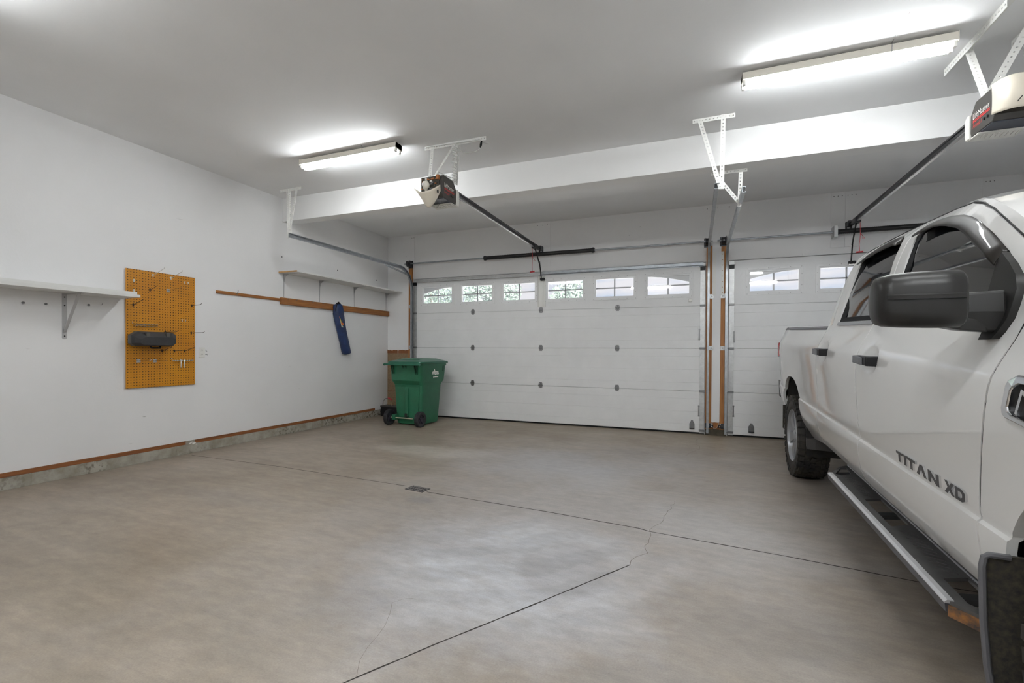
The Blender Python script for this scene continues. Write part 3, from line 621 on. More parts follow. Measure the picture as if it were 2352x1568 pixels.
# ------------------------------------------------------------------ door openers
M_OPB = mat('opener_dark', (.030, .027, .024), .5)
M_OPU = mat('opener_underside', (.035, .04, .055), .4)
M_LENS = mat('opener_lens', (.74, .68, .57), .35)
M_LENSB = mat('opener_back', (.70, .69, .65), .45)
M_TXT = mat('letter_white', (.85, .84, .80), .5); M_TXR = mat('letter_red', (.50, .03, .03), .5)
M_CABLE = mat('cable_white', (.62, .62, .60), .5)
def lens_rows(x0, x1, yb, z0, z1, dep, n=14):
    rows = []
    for i in range(n+1):
        t = i/n; x = x0+(x1-x0)*t; e = abs(2*t-1)**3; row = []
        for j in range(9):
            a = j/8; row.append(V((x, yb-(dep*(1-.75*e))*math.sin(math.pi*(.08+.8*a))**.8, z1-(z1-z0)*(a)-(.02*math.sin(a*math.pi)))))
        rows.append(row)
    return rows
def opener(xc, y0, side, label, opened):
    # head between y0 and y0+.29, printed panel on side (+1 right, -1 left)
    t = thing('garage_door_opener', label, 'garage door opener', (xc, y0+.15, 2.6), 'ceiling garage door openers')
    xa, xb, ya, yb, za, zb = xc-.115, xc+.115, y0, y0+.27, 2.60, 2.80
    px = xb if side > 0 else xa
    prof = [(ya+.02, za), (yb-.01, za), (yb, za+.03), (yb, za+.14), (yb-.06, zb+.01), (ya+.03, zb+.01), (ya, zb-.02), (ya, za+.03)]
    B().prism(prof, lambda u, v: (xa, u, v), (xb-xa, 0, 0)).build('housing', M_OPB, t, bevel=.004)
    B().box(xa+.005, xb-.005, ya+.03, yb-.005, za-.006, za-.0005).build('underside', M_OPU, t)
    pr2 = [(yb-.005, za-.01), (yb+.035, za-.01), (yb+.045, za+.02), (yb+.045, za+.13), (yb+.02, za+.15), (yb, za+.15)]
    B().prism(pr2, lambda u, v: (xa-.012, u, v), (xb-xa+.024, 0, 0)).build('back_cover', M_LENSB, t, bevel=.006)
    bb = B()
    for i in range(9): bb.obox((xc-.10+.025*i, yb-.05, za-.014), (.004, .03, 0), (-.004, .001, 0), (0, 0, .006))
    bb.box(xa-.005, xb+.005, yb-.11, yb+.03, za-.014, za-.008).build('vent_rim', M_LENSB, t)
    f = lambda u, v, e: (px+side*(.001+e), (ya+.035+u if side > 0 else yb-.035-u), v)
    mk = B(); vs, fs = text_mesh('LiftMaster', .055, lambda u, v, e: f(u, za+.105+v, e), .001, width=.185); mk.add(vs, fs, 0)
    for k in range(2): mk.add([f(0, za+.092-.010*k, .001), f(.19, za+.092-.010*k, .001), f(.19, za+.098-.010*k, .001), f(0, za+.098-.010*k, .001)], [(0, 1, 2, 3)], 1)
    vs, fs = text_mesh('Formula I', .04, lambda u, v, e: f(u, za+.045+v, e), .001, shear=.3, width=.10); mk.add(vs, fs, 1)
    mk.build('panel_lettering', [M_TXT, M_TXR], t)
    bb = B()
    for k in range(2): bb.cyl((px, f(.13+.035*k, 0, 0)[1], za+.055), (px+side*.006, f(.13+.035*k, 0, 0)[1], za+.055), .009, n=12)
    bb.build('adjusting_knob', M_BLACK, t)
    if opened:
        # light cover hanging open, bulb and circuit board bare
        B().box(xa+.01, xb-.03, ya-.012, ya-.001, za+.04, zb-.005).build('control_board', mat('circuit_board', (.06, .055, .04), .6, var=.7, vs=60), t)
        rg = random.Random(5); bb = B()
        for i in range(26):
            x, z = rg.uniform(xa+.02, xb-.05), rg.uniform(za+.06, zb-.02); sz = rg.uniform(.004, .013); bb.box(x-sz, x+sz, ya-.024, ya-.012, z-sz*.6, z+sz*.6, rg.randrange(3))
        bb.box(xb-.05, xb-.025, ya-.03, ya-.001, zb-.04, zb+.0, 1)
        bb.build('board_component', [M_GREYH, mat('component_orange', (.42, .16, .05), .5), M_WHITE], t)
        bx, bz = xc-.025, za+.105
        bb = B().lathe([(.012, 0), (.014, .02), (.026, .035), (.034, .055), (.034, .07), (.024, .09), (.001, .098)], (bx-.02, ya-.02, bz-.045), (.25, -.55, .75), 20)
        bb.build('bulb', mat('bulb_glass', (.85, .82, .74), .3), t, ang=60)
        rows = []
        for i in range(17):
            s = -1+2*i/16; row = []
            for j in range(8):
                a = j/7
                x = xc+.012+s*(.140-.04*a)
                row.append(V((x, ya-.10+.075*a-.06*(1-s*s)*(1-a*.3), za+.005+.065*abs(s)**2.0-.115*a*(1-.78*abs(s)**2.2))))
            rows.append(row)
        lb = B().loft(rows); lens = lb.build('light_cover', M_LENS, t, ang=60); md = lens.modifiers.new('thick', 'SOLIDIFY'); md.thickness = .004
        B().box(xc+.118, xc+.124, ya-.10, ya-.082, za+.005, za+.03).build('cover_slot', M_BLACK, t)
        B().tube([(xb-.03, ya, za), (xb-.02, ya+.01, za-.05), (xb-.06, ya, za-.10)], .002, 6).build('antenna_wire', M_GREYH, t)
    else:
        rows = []
        for i in range(25):
            s = -1+2*i/24; row = []; e = abs(s)**4
            for j in range(13):
                a = j/12
                d = (.155*(1-e*.85))*(math.sin(math.pi*min(1, .15+a*.60))**.7)
                row.append(V((xc+s*.124, ya+.03-d, zb+.035-(.215-.03*e)*a-.015*e)))
            rows.append(row)
        lb = B().loft(rows); lens = lb.build('light_cover', M_LENS, t, ang=60); md = lens.modifiers.new('thick', 'SOLIDIFY'); md.thickness = .004
        bb = B()
        for i in range(7):
            x = xc-.06+.03*i; bb.beam((x-.010, ya-.128, za+.04), (x+.010, ya-.133, za+.068), .004, .006, (0, 1, 0))
        bb.build('cover_slot', M_BLACK, t)
    # rail
    B().box(xc-.018, xc+.018, yb-.05, DY-.06, 2.802, 2.815).box(xc-.008, xc+.008, yb-.05, DY-.06, 2.775, 2.802).build('rail', M_DSTEEL, t)
    B().box(xc-.013, xc+.013, yb, DY-.25, 2.758, 2.768).build('belt', M_GREYH, t)
    bb = B().box(xc-.028, xc+.028, DY-.14, DY-.04, 2.775, 2.835).box(xc-.03, xc-.024, DY-.06, DY-.007, 2.75, 2.84).box(xc+.024, xc+.03, DY-.06, DY-.007, 2.75, 2.84)
    bb.build('header_bracket', M_DSTEEL, t)
    bb = B().box(xc-.03, xc+.03, DY-.42, DY-.28, 2.745, 2.80); bb.build('trolley', M_DSTEEL, t)
    bb = B().beam((xc, DY-.35, 2.76), (xc+.015, DY-.13, 2.52), .032, .008, (1, 0, 0)).beam((xc+.015, DY-.16, 2.58), (xc+.02, DY-.075, 2.32), .032, .008, (1, 0, 0))
    bb.box(xc+.0, xc+.065, DY-.085, DY-.026, 2.295, 2.335); bb.cyl((xc-.0, DY-.07, 2.32), (xc+.075, DY-.07, 2.32), .012, n=10)
    bb.build('door_arm', M_BLACK, t)
    xr = xc-.035 if opened else xc+.035
    bb = B().tube([(xr, DY-.36, 2.75), (xr+.004, DY-.36, 2.60), (xr-.004, DY-.355, 2.48), (xr, DY-.355, 2.40)], .003, 6)
    bb.tube([(xr, DY-.36, 2.62), (xr+.03, DY-.36, 2.58), (xr+.05, DY-.36, 2.55), (xr+.02, DY-.36, 2.56)], .003, 6)
    bb.build('release_cord', M_RED, t, ang=60)
    B().cyl((xr-.035, DY-.355, 2.39), (xr+.035, DY-.355, 2.395), .010, n=10).build('release_handle', M_RED, t)
    return t
op1 = opener(-2.32, 3.80, 1, 'door opener with its light cover hanging open, above the wide door lane', True)
op2 = opener(1.80, 3.74, -1, 'door opener with closed cream light cover, above the truck', False)
hanger('white perforated frame hanging the opener that has a bare bulb', [('ceiling_strip', (-2.585, 4.10, CZ-.02), (-1.90, 4.10, CZ-.02), .038, (0, 0, 1), (0, 1, 0)), ('leg', (-2.49, 4.09, CZ-.01), (-2.42, 3.93, 2.81), .036, (1, 0, 0), None), ('leg', (-2.225, 4.095, CZ-.01), (-2.40, 3.93, 2.81), .034, (1, 0, .6), None), ('leg', (-2.215, 4.10, CZ-.01), (-2.22, 4.05, 2.80), .036, (1, 0, 0), (0, 1, 0))], (-2.3, 4.1, CZ), 'opener_hanger')
bb = B(); rg = random.Random(2)
for k in range(3):
    pts = []
    for i in range(40):
        a = i*.75+k*2; pts.append((-2.215+.028*math.cos(a)+rg.uniform(-.006, .006), 4.06+.028*math.sin(a), 3.17-.36*i/39))
    bb.tube(pts, .004, 6)
bb.tube([(-2.2, 4.05, 3.14), (-2.1, 4.04, 3.08), (-1.99, 4.05, 3.08), (-1.95, 4.06, 3.11), (-1.935, 4.075, 3.16)], .004, 6)
bb.tube([(-2.56, 4.085, 3.225), (-2.3, 4.08, 3.215), (-2.1, 4.08, 3.21), (-1.95, 4.07, 3.20), (-1.93, 4.075, 3.17), (-1.86, 4.08, 3.15)], .004, 6)
bb.tube([(-2.23, 4.05, 2.83), (-2.30, 3.98, 2.88), (-2.36, 3.92, 2.84), (-2.38, 3.88, 2.81)], .004, 6); bb.tube([(-2.24, 4.05, 2.86), (-2.34, 3.96, 2.90), (-2.28, 3.85, 2.83), (-2.26, 3.8, 2.80)], .004, 6)
tw = tag(bb.build('cable', M_CABLE, ang=60, loc=(-2.215, 4.06, 3.1)), 'white cable wrapped around the hanger of the opener with a bare bulb', 'cable')
B().tube([(-1.935, 4.075, 3.185), (-1.94, 4.07, 3.15), (-1.945, 4.065, 3.12)], [.008, .012, .006], 8).build('plug', M_BLACK, tw, ang=60)
hanger('big perforated white frame hanging the opener above the truck', [('ceiling_strip', (1.672, 3.60, CZ-.025), (1.672, 4.34, CZ-.025), .05, (0, 0, 1), (1, 0, 0)), ('ceiling_strip', (1.93, 3.55, CZ-.025), (1.93, 4.10, CZ-.025), .05, (0, 0, 1), (1, 0, 0)), ('leg', (1.70, 4.08, CZ-.02), (1.715, 3.90, 2.81), .045, (1, 0, 0), (0, 1, 0)), ('leg', (1.93, 3.92, CZ-.01), (1.735, 3.90, 2.83), .045, (1, 0, .6), (0, 1, 0)), ('leg', (1.935, 3.95, CZ-.01), (1.90, 3.85, 2.81), .045, (1, 0, 0), (0, 1, 0))], (1.8, 4.0, CZ), 'opener_hanger')

# ------------------------------------------------------------------ left wall
x0 = LX
t = thing('wall_shelf', 'thick white shelf on one bracket left of the pegboard', 'shelf', (x0, 1.6, 1.655))
B().box(x0, -4.985, .35, 2.868, 1.662, 1.690).build('board', M_SHELF, t, bevel=.002)
bb = B().box(x0, x0+.004, 2.408, 2.442, 1.265, 1.66).prism([(2.408, 1.265), (2.442, 1.265), (2.438, 1.256), (2.425, 1.252), (2.412, 1.256)], lambda u, v: (x0, u, v), (.004, 0, 0))
bb.box(x0, -5.02, 2.408, 2.442, 1.656, 1.661).beam((x0+.006, 2.425, 1.315), (-5.06, 2.425, 1.655), .022, .004, (0, 0, 1))
bb.obox((x0+.12, 2.425, 1.50), (.115, 0, .17), (0, .008, 0), (-.002, 0, .0015))
for z in (1.63, 1.555, 1.28): bb.cyl((x0+.003, 2.425, z), (x0+.007, 2.425, z), .006, n=8, mi=1)
bb.build('bracket', [M_BRACK, M_BLACK], t)
tag(B().box(x0+.001, -4.998, .35, 2.848, 1.6905, 1.714).build('shelf_board', M_SHELF, bevel=.002, loc=(x0+.15, 1.6, 1.69)), 'second thinner white board lying on the thick shelf left of the pegboard', 'board')
t = thing('wall_shelf', 'long white shelf on four slim brackets in the far corner', 'shelf', (x0, 5.9, 2.21))
B().box(x0, -4.965, 4.745, DY-.045*0-.008, 2.213, 2.232).build('board', M_SHELF, t, bevel=.0015)
B().box(x0, -4.965, 4.738, 4.7445, 2.213, 2.232).build('raw_end', M_SHELFEND, t)
for y in (4.825, 5.48, 6.245, 7.10):
    bb = B().prism([(-.016, 2.21), (.016, 2.21), (.011, 2.14), (.006, 2.0), (.004, 1.89), (-.004, 1.89), (-.006, 2.0), (-.011, 2.14)], lambda u, v: (x0, y+u, v), (.004, 0, 0))
    bb.prism([(x0, -.016), (x0+.05, -.011), (x0+.25, -.005), (x0+.25, .005), (x0+.05, .011), (x0, .016)], lambda u, v: (u, y+v, 2.2085), (0, 0, .004))
    bb.prism([(x0+.003, 2.208), (x0+.09, 2.208), (x0+.03, 2.17), (x0+.003, 2.09)], lambda u, v: (u, y-.003, v), (0, .006, 0))
    bb.cyl((x0+.003, y, 2.185), (x0+.008, y, 2.185), .005, n=8, mi=1); bb.build('bracket', [M_BRACK, M_BLACK], t)
# wood rails
t = thing('wood_rail', 'thin orange wood rail running left from the thick one', 'rail', (x0, 4.3, 1.85))
B().box(x0, x0+.018, 3.845, 4.752, 1.832, 1.868).build('board', M_WOODY, t, bevel=.002)
bb = B().tube([(x0+.018, 4.10, 1.852), (x0+.035, 4.10, 1.854), (x0+.042, 4.10, 1.868), (x0+.042, 4.105, 1.888), (x0+.033, 4.11, 1.898)], .004, 6); bb.build('screw_hook', M_GREYH, t, ang=60)
t = thing('wood_rail', 'thick orange wood rail under the far corner shelf', 'rail', (x0, 5.95, 1.83))
B().box(x0, x0+.038, 4.757, DY-.005, 1.79, 1.882).build('board', M_WOODY, t, bevel=.003)
for y in (4.86, 5.0, 5.12, 5.3, 5.5, 6.4, 6.7): B().tube([(x0+.036, y, 1.865), (x0+.07, y, 1.872)], .0025, 6).build('nail', M_GREYH, t)
# folding chair bag
t = thing('chair_bag', 'navy blue folding-chair bag hanging on the wood rail', 'bag', (x0+.07, 5.85, 1.85))
M_NAVY = mat('navy_nylon', (.012, .035, .125), .5, var=.5, vs=8, bump=.25, bs=14)
rows = []; rg = random.Random(4)
P = [(1.900, 5.80, .020), (1.885, 5.80, .055), (1.86, 5.805, .074), (1.80, 5.815, .080), (1.74, 5.825, .082), (1.715, 5.83, .078), (1.70, 5.835, .080), (1.60, 5.86, .076), (1.45, 5.905, .073), (1.30, 5.955, .071), (1.16, 6.0, .070), (1.118, 6.015, .068), (1.106, 6.02, .05), (1.104, 6.02, .01)]
for z, y, r in P:
    rows.append([V((x0+.048+.95*r*math.cos(a)*(1+.07*math.cos(3*a+z*2)), y+1.12*r*math.sin(a)*(1+.05*math.sin(4*a+z*5)), z+.01*math.sin(a))) for a in [2*math.pi*i/24 for i in range(24)]])
for r in rows:
    for p in r: p.x = max(p.x, x0+.0395 if p.z > 1.78 else x0+.004)
B().loft(rows, closed=True, caps=True).build('bag_body', M_NAVY, t, ang=70)
bb = B().tube([(x0+.09, 5.76, 1.905), (x0+.10, 5.735, 1.86), (x0+.09, 5.72, 1.80), (x0+.085, 5.725, 1.77)], .006, 6)
bb.lathe([(.03, 0), (.036, .008), (.03, .016)], (x0+.07, 5.80, 1.888), (0, 0, 1), 16); bb.ball((x0+.085, 5.79, 1.91), .014)
bb.build('drawstring', M_BLACK, t, ang=60)
f = lambda u, v, e: V((x0+.114+.01*(1-v)+e-.25*(u-.35)**2*.2, 5.775+.085*u+.045*(1-v), 1.69-.165*(1-v)))
bb = B()
def patch(u0, u1, v0, v1, mi, e=.003): bb.add([f(u0, v0, e), f(u1, v0, e), f(u1, v1, e), f(u0, v1, e)], [(0, 1, 2, 3)], mi)
patch(0, 1, 0, 1, 0, .002); patch(0, 1, .84, 1, 1); patch(.05, .95, .18, .84, 2); patch(.4, .85, .58, .8, 3, .004); patch(.1, .5, .22, .45, 1, .004); patch(.5, .9, .2, .42, 4, .004); patch(0, 1, 0, .15, 5, .004)
bb.build('hang_tag', [M_TXT, mat('tag_orange', (.70, .13, .02), .5), mat('tag_yellow', (.66, .52, .06), .5), mat('tag_dark', (.06, .08, .04), .5), mat('tag_brown', (.45, .22, .03), .5), mat('tag_pale', (.55, .60, .40), .5)], t)

# pegboard
def peg_mat():
    m = mat('pegboard_brown', (.56, .235, .008), .5, col2=(.46, .18, .006), vs=3); nt = m.node_tree; L = nt.links; b = nt.nodes['Principled BSDF']
    src = b.inputs['Base Color'].links[0].from_socket; tc = nt.nodes['Texture Coordinate']; sx = nt.nodes.new('ShaderNodeSeparateXYZ'); L.new(tc.outputs['Object'], sx.inputs[0])
    def M(op, a, c):
        x = nt.nodes.new('ShaderNodeMath'); x.operation = op
        for s_, i in ((a, 0), (c, 1)):
            if isinstance(s_, (int, float)): x.inputs[i].default_value = s_
            else: L.new(s_, x.inputs[i])
        return x.outputs[0]
    dd = []
    for k in (1, 2):
        u = M('SUBTRACT', M('FRACT', M('ADD', M('DIVIDE', sx.outputs[k], .0272), 100.5), 0), .5); dd.append(M('MULTIPLY', u, u))
    hole = M('LESS_THAN', M('ADD', dd[0], dd[1]), .030)
    mx = nt.nodes.new('ShaderNodeMix'); mx.data_type = 'RGBA'; mx.inputs[7].default_value = (.022, .012, .004, 1); L.new(hole, mx.inputs[0]); L.new(src, mx.inputs[6]); L.new(mx.outputs[2], b.inputs['Base Color'])
    return m
t = thing('pegboard', 'orange-brown pegboard mounted on the left wall', 'pegboard', (x0, 3.245, 1.37))
B().box(x0+.012, x0+.018, 2.902, 3.587, .771, 1.973).build('board', [peg_mat()], t)
for z in (.82, 1.90): B().box(x0, x0+.012, 2.93, 3.56, z, z+.03).build('spacer', M_WOODY, t)
PX = x0+.018
M_HOOKD = mat('hook_dark', (.07, .05, .04), .4, .6); M_HOOKS = mat('hook_zinc', (.66, .66, .64), .25, .9); M_HOOKW = mat('hook_white', (.72, .72, .68), .4, .4)
def peg_hook(y, z, ln, up, m, label, plate=None, dz=0.0):
    bb = B()
    if plate: bb.box(PX, PX+.003, y-plate, y+plate, z-.020, z+.014)
    else: bb.tube([(PX, y-.012, z), (PX+.004, y-.012, z), (PX+.004, y+.012, z), (PX, y+.012, z)], .0028, 6).box(PX, PX+.006, y-.005, y+.005, z-.018, z+.012)
    if ln: bb.tube([(PX+.002, y, z-.004), (PX+.02, y, z), (PX+ln*.85, y, z+dz), (PX+ln*.95, y, z+dz+.004), (PX+ln, y, z+dz+up)], .0026, 6)
    return tag(bb.build('peg_hook', m, ang=60, loc=(PX, y, z)), label, 'hook', 'hooks on the pegboard')
for a in ((3.149, 1.939, .19, .02, M_HOOKW, 'pegboard hook at the top edge, its tip rising above the board, nearer the middle', None, .05), (3.327, 1.935, .19, .02, M_HOOKW, 'pegboard hook at the top edge, its tip rising above the board, nearer the right side', None, .05),
    (2.971, 1.859, 0, 0, M_HOOKW, 'small bare white peg clip near the top left corner of the pegboard'), (2.971, 1.758, 0, 0, M_HOOKW, 'small bare white peg clip just above the end of the shelf'),
    (3.121, 1.784, .12, .012, M_HOOKD, 'short dark hook in the upper middle of the pegboard', None, .03), (3.299, 1.798, .22, .006, M_HOOKS, 'long hook with a shiny square plate high on the pegboard', .016, .018),
    (2.967, 1.614, .16, .012, M_HOOKD, 'dark hook just under the end of the shelf on the pegboard', None, .04), (3.553, 1.659, .16, .014, M_HOOKD, 'upper of the two hooks sticking out past the right edge of the pegboard', None, .005),
    (3.272, 1.350, .20, .014, M_HOOKD, 'straight hook just above the right end of the black tool case'), (3.545, 1.352, .22, .012, M_HOOKD, 'lower of the two hooks sticking out past the right edge of the pegboard'),
    (3.238, 1.153, .16, .010, M_HOOKD, 'dark hook just below the black tool case, leftmost in its row of three', None, .03), (3.364, 1.151, .14, .010, M_HOOKD, 'dark hook in the middle of the row of three below the tool case'), (3.472, 1.152, .16, .010, M_HOOKD, 'dark hook at the right end of the row of three below the tool case', None, .03),
    (3.014, 1.050, .20, .010, M_HOOKS, 'left one of two long hooks with shiny plates low on the pegboard', .018), (3.165, 1.048, .19, .006, M_HOOKS, 'right one of two long hooks with shiny plates low on the pegboard', .018)):
    peg_hook(*a)
for y, z, lab in ((3.492, 1.905, 'double white peg clip near the top right corner of the pegboard'), (3.463, 1.485, 'double pale peg clip at mid height on the right of the pegboard')):
    bb = B()
    for s in (-.018, .018): bb.tube([(PX, y+s-.009, z+.008), (PX+.006, y+s-.009, z+.008), (PX+.006, y+s+.009, z+.008), (PX, y+s+.009, z+.008)], .0028, 6).box(PX, PX+.006, y+s-.003, y+s+.003, z-.014, z+.008)
    tag(bb.build('peg_hook', M_HOOKW, ang=60, loc=(PX, y, z)), lab, 'hook', 'hooks on the pegboard')
bb = B().tube([(PX, 2.956, 1.44), (PX+.01, 2.956, 1.42), (PX+.012, 3.07, 1.415), (PX+.01, 3.19, 1.415), (PX, 3.19, 1.435)], .003, 6)
for k in range(6): c = V((PX+.022, 2.985+.037*k, 1.42)); bb.tube([c+V((.016*math.cos(a), .016*math.sin(a), 0)) for a in [2*math.pi*i/12 for i in range(13)]], .0022, 5); bb.tube([c+V((.016*math.cos(a), .016*math.sin(a), -.02)) for a in [2*math.pi*i/12 for i in range(13)]], .0022, 5)
tag(bb.build('tool_rack', M_HOOKS, ang=60, loc=(PX, 3.07, 1.42)), 'wire ring tool rack just above the black tool case', 'rack')
bb = B().tube([(PX, 3.331, 1.07), (PX+.02, 3.331, 1.045), (PX+.022, 3.45, 1.042), (PX+.02, 3.559, 1.045), (PX, 3.559, 1.07)], .004, 6)
for k in range(8): bb.box(PX+.015, PX+.028, 3.35+.026*k, 3.358+.026*k, 1.036, 1.05)
for y in (3.418, 3.455): bb.tube([(PX+.02, y, 1.06), (PX+.028, y, 1.04), (PX+.026, y, .965)], .004, 6)
tag(bb.build('tool_rack', M_HOOKS, ang=60, loc=(PX, 3.445, 1.045)), 'metal tool rack with two hanging prongs, low on the right of the pegboard', 'rack')
# tool case
t = thing('tool_case', 'black moulded tool case hanging on the pegboard', 'case', (PX, 3.12, 1.26))
M_CASE = mat('case_charcoal', (.030, .030, .032), .55, var=.3, vs=6); M_CASET = mat('case_grey', (.075, .07, .062), .6)
def octo(y0, y1, z0, z1, c): return [(y0+c, z0), (y1-c*1.2, z0), (y1, z0+c), (y1, z1-c*.7), (y1-c*1.3, z1), (y0+c*1.7, z1), (y0, z1-c*1.1), (y0, z0+c*.8)]
o1 = octo(2.90, 3.325, 1.195, 1.345, .035); o2 = octo(2.915, 3.31, 1.20, 1.33, .034); o3 = octo(2.95, 3.285, 1.205, 1.29, .025)
B().loft([[V((PX+.03, u, v)) for u, v in o1], [V((PX+.085, u, v)) for u, v in o1]], closed=True, caps=True).build('case_back', M_CASET, t, bevel=.004)
B().loft([[V((PX+.088, u, v)) for u, v in o1], [V((PX+.115, u, v)) for u, v in o2], [V((PX+.155, u, v)) for u, v in o3]], closed=True, caps=True).build('case_front', M_CASE, t, bevel=.003)
for y in (3.02, 3.21): B().box(PX+.10, PX+.150, y-.018, y+.018, 1.255, 1.335).build('latch', M_CASET, t, bevel=.004)
B().tube([(PX+.09, 3.07, 1.205), (PX+.10, 3.075, 1.180), (PX+.10, 3.16, 1.180), (PX+.09, 3.165, 1.205)], .009, 8).build('handle', M_BLACK, t, ang=60)
# outlet, scribble, wall screws
t = thing('wall_outlet', 'white double power outlet right of the pegboard', 'outlet', (x0, 3.678, 1.13))
B().box(x0, x0+.006, 3.643, 3.713, 1.075, 1.19).build('cover_plate', M_WHITE, t, bevel=.002)
for z in (1.155, 1.108):
    B().plate(ngon(3.678, z, .017, 12), [], lambda u, v, tt: (x0+.006+tt, u, v), .002).build('socket', M_WHITE, t)
    B().box(x0+.008, x0+.0085, 3.670, 3.673, z, z+.009).box(x0+.008, x0+.0085, 3.683, 3.686, z, z+.008).box(x0+.008, x0+.0085, 3.676, 3.681, z-.010, z-.005).build('slots', M_BLACK, t)
bb = B()
for pl in ([(3.726, 1.165), (3.728, 1.145), (3.730, 1.150), (3.742, 1.146)], [(3.735, 1.16), (3.729, 1.152), (3.74, 1.143)], [(3.722, 1.108), (3.728, 1.114), (3.724, 1.104), (3.731, 1.104)], [(3.733, 1.114), (3.737, 1.103), (3.741, 1.114), (3.743, 1.104), (3.75, 1.099)]):
    bb.tube([(x0+.0006, a, c) for a, c in pl], .0015, 5)
tag(bb.build('pen_note', M_BLACK, loc=(x0, 3.735, 1.13)), 'short pencilled note on the wall beside the outlet', 'writing')
for y, z, lab in ((2.142, 1.552, 'dark wall screw under the thick shelf, farthest left'), (2.289, 1.556, 'dark wall screw under the thick shelf, just left of its bracket'), (2.597, 1.576, 'dark wall screw under the thick shelf, just right of its bracket')):
    tag(B().cyl((x0, y, z), (x0+.03, y, z), .004, n=8).cyl((x0+.018, y, z), (x0+.024, y, z), .010, n=10).build('wall_screw', M_GREYH, loc=(x0, y, z)), lab, 'screw', 'screws under the shelf')
tag(B().tube([(x0, 2.70, 1.585), (x0+.03, 2.70, 1.587), (x0+.035, 2.70, 1.605)], .003, 6).build('wall_hook', M_GREYH, ang=60, loc=(x0, 2.7, 1.59)), 'small wire hook under the shelf nearest the pegboard', 'hook')
for i, (y, z, lab) in enumerate(((4.79, 2.44, 'dark screw head on the wall above the left end of the corner shelf'), (5.86, 2.43, 'dark screw head on the wall above the middle of the corner shelf'), (6.82, 2.41, 'dark screw head on the wall above the right end of the corner shelf'))):
    tag(B().cyl((x0, y, z), (x0+.005, y, z), .010, n=10).build('screw_head', M_GREYH, loc=(x0, y, z)), lab, 'screw', 'screw heads above the corner shelf')

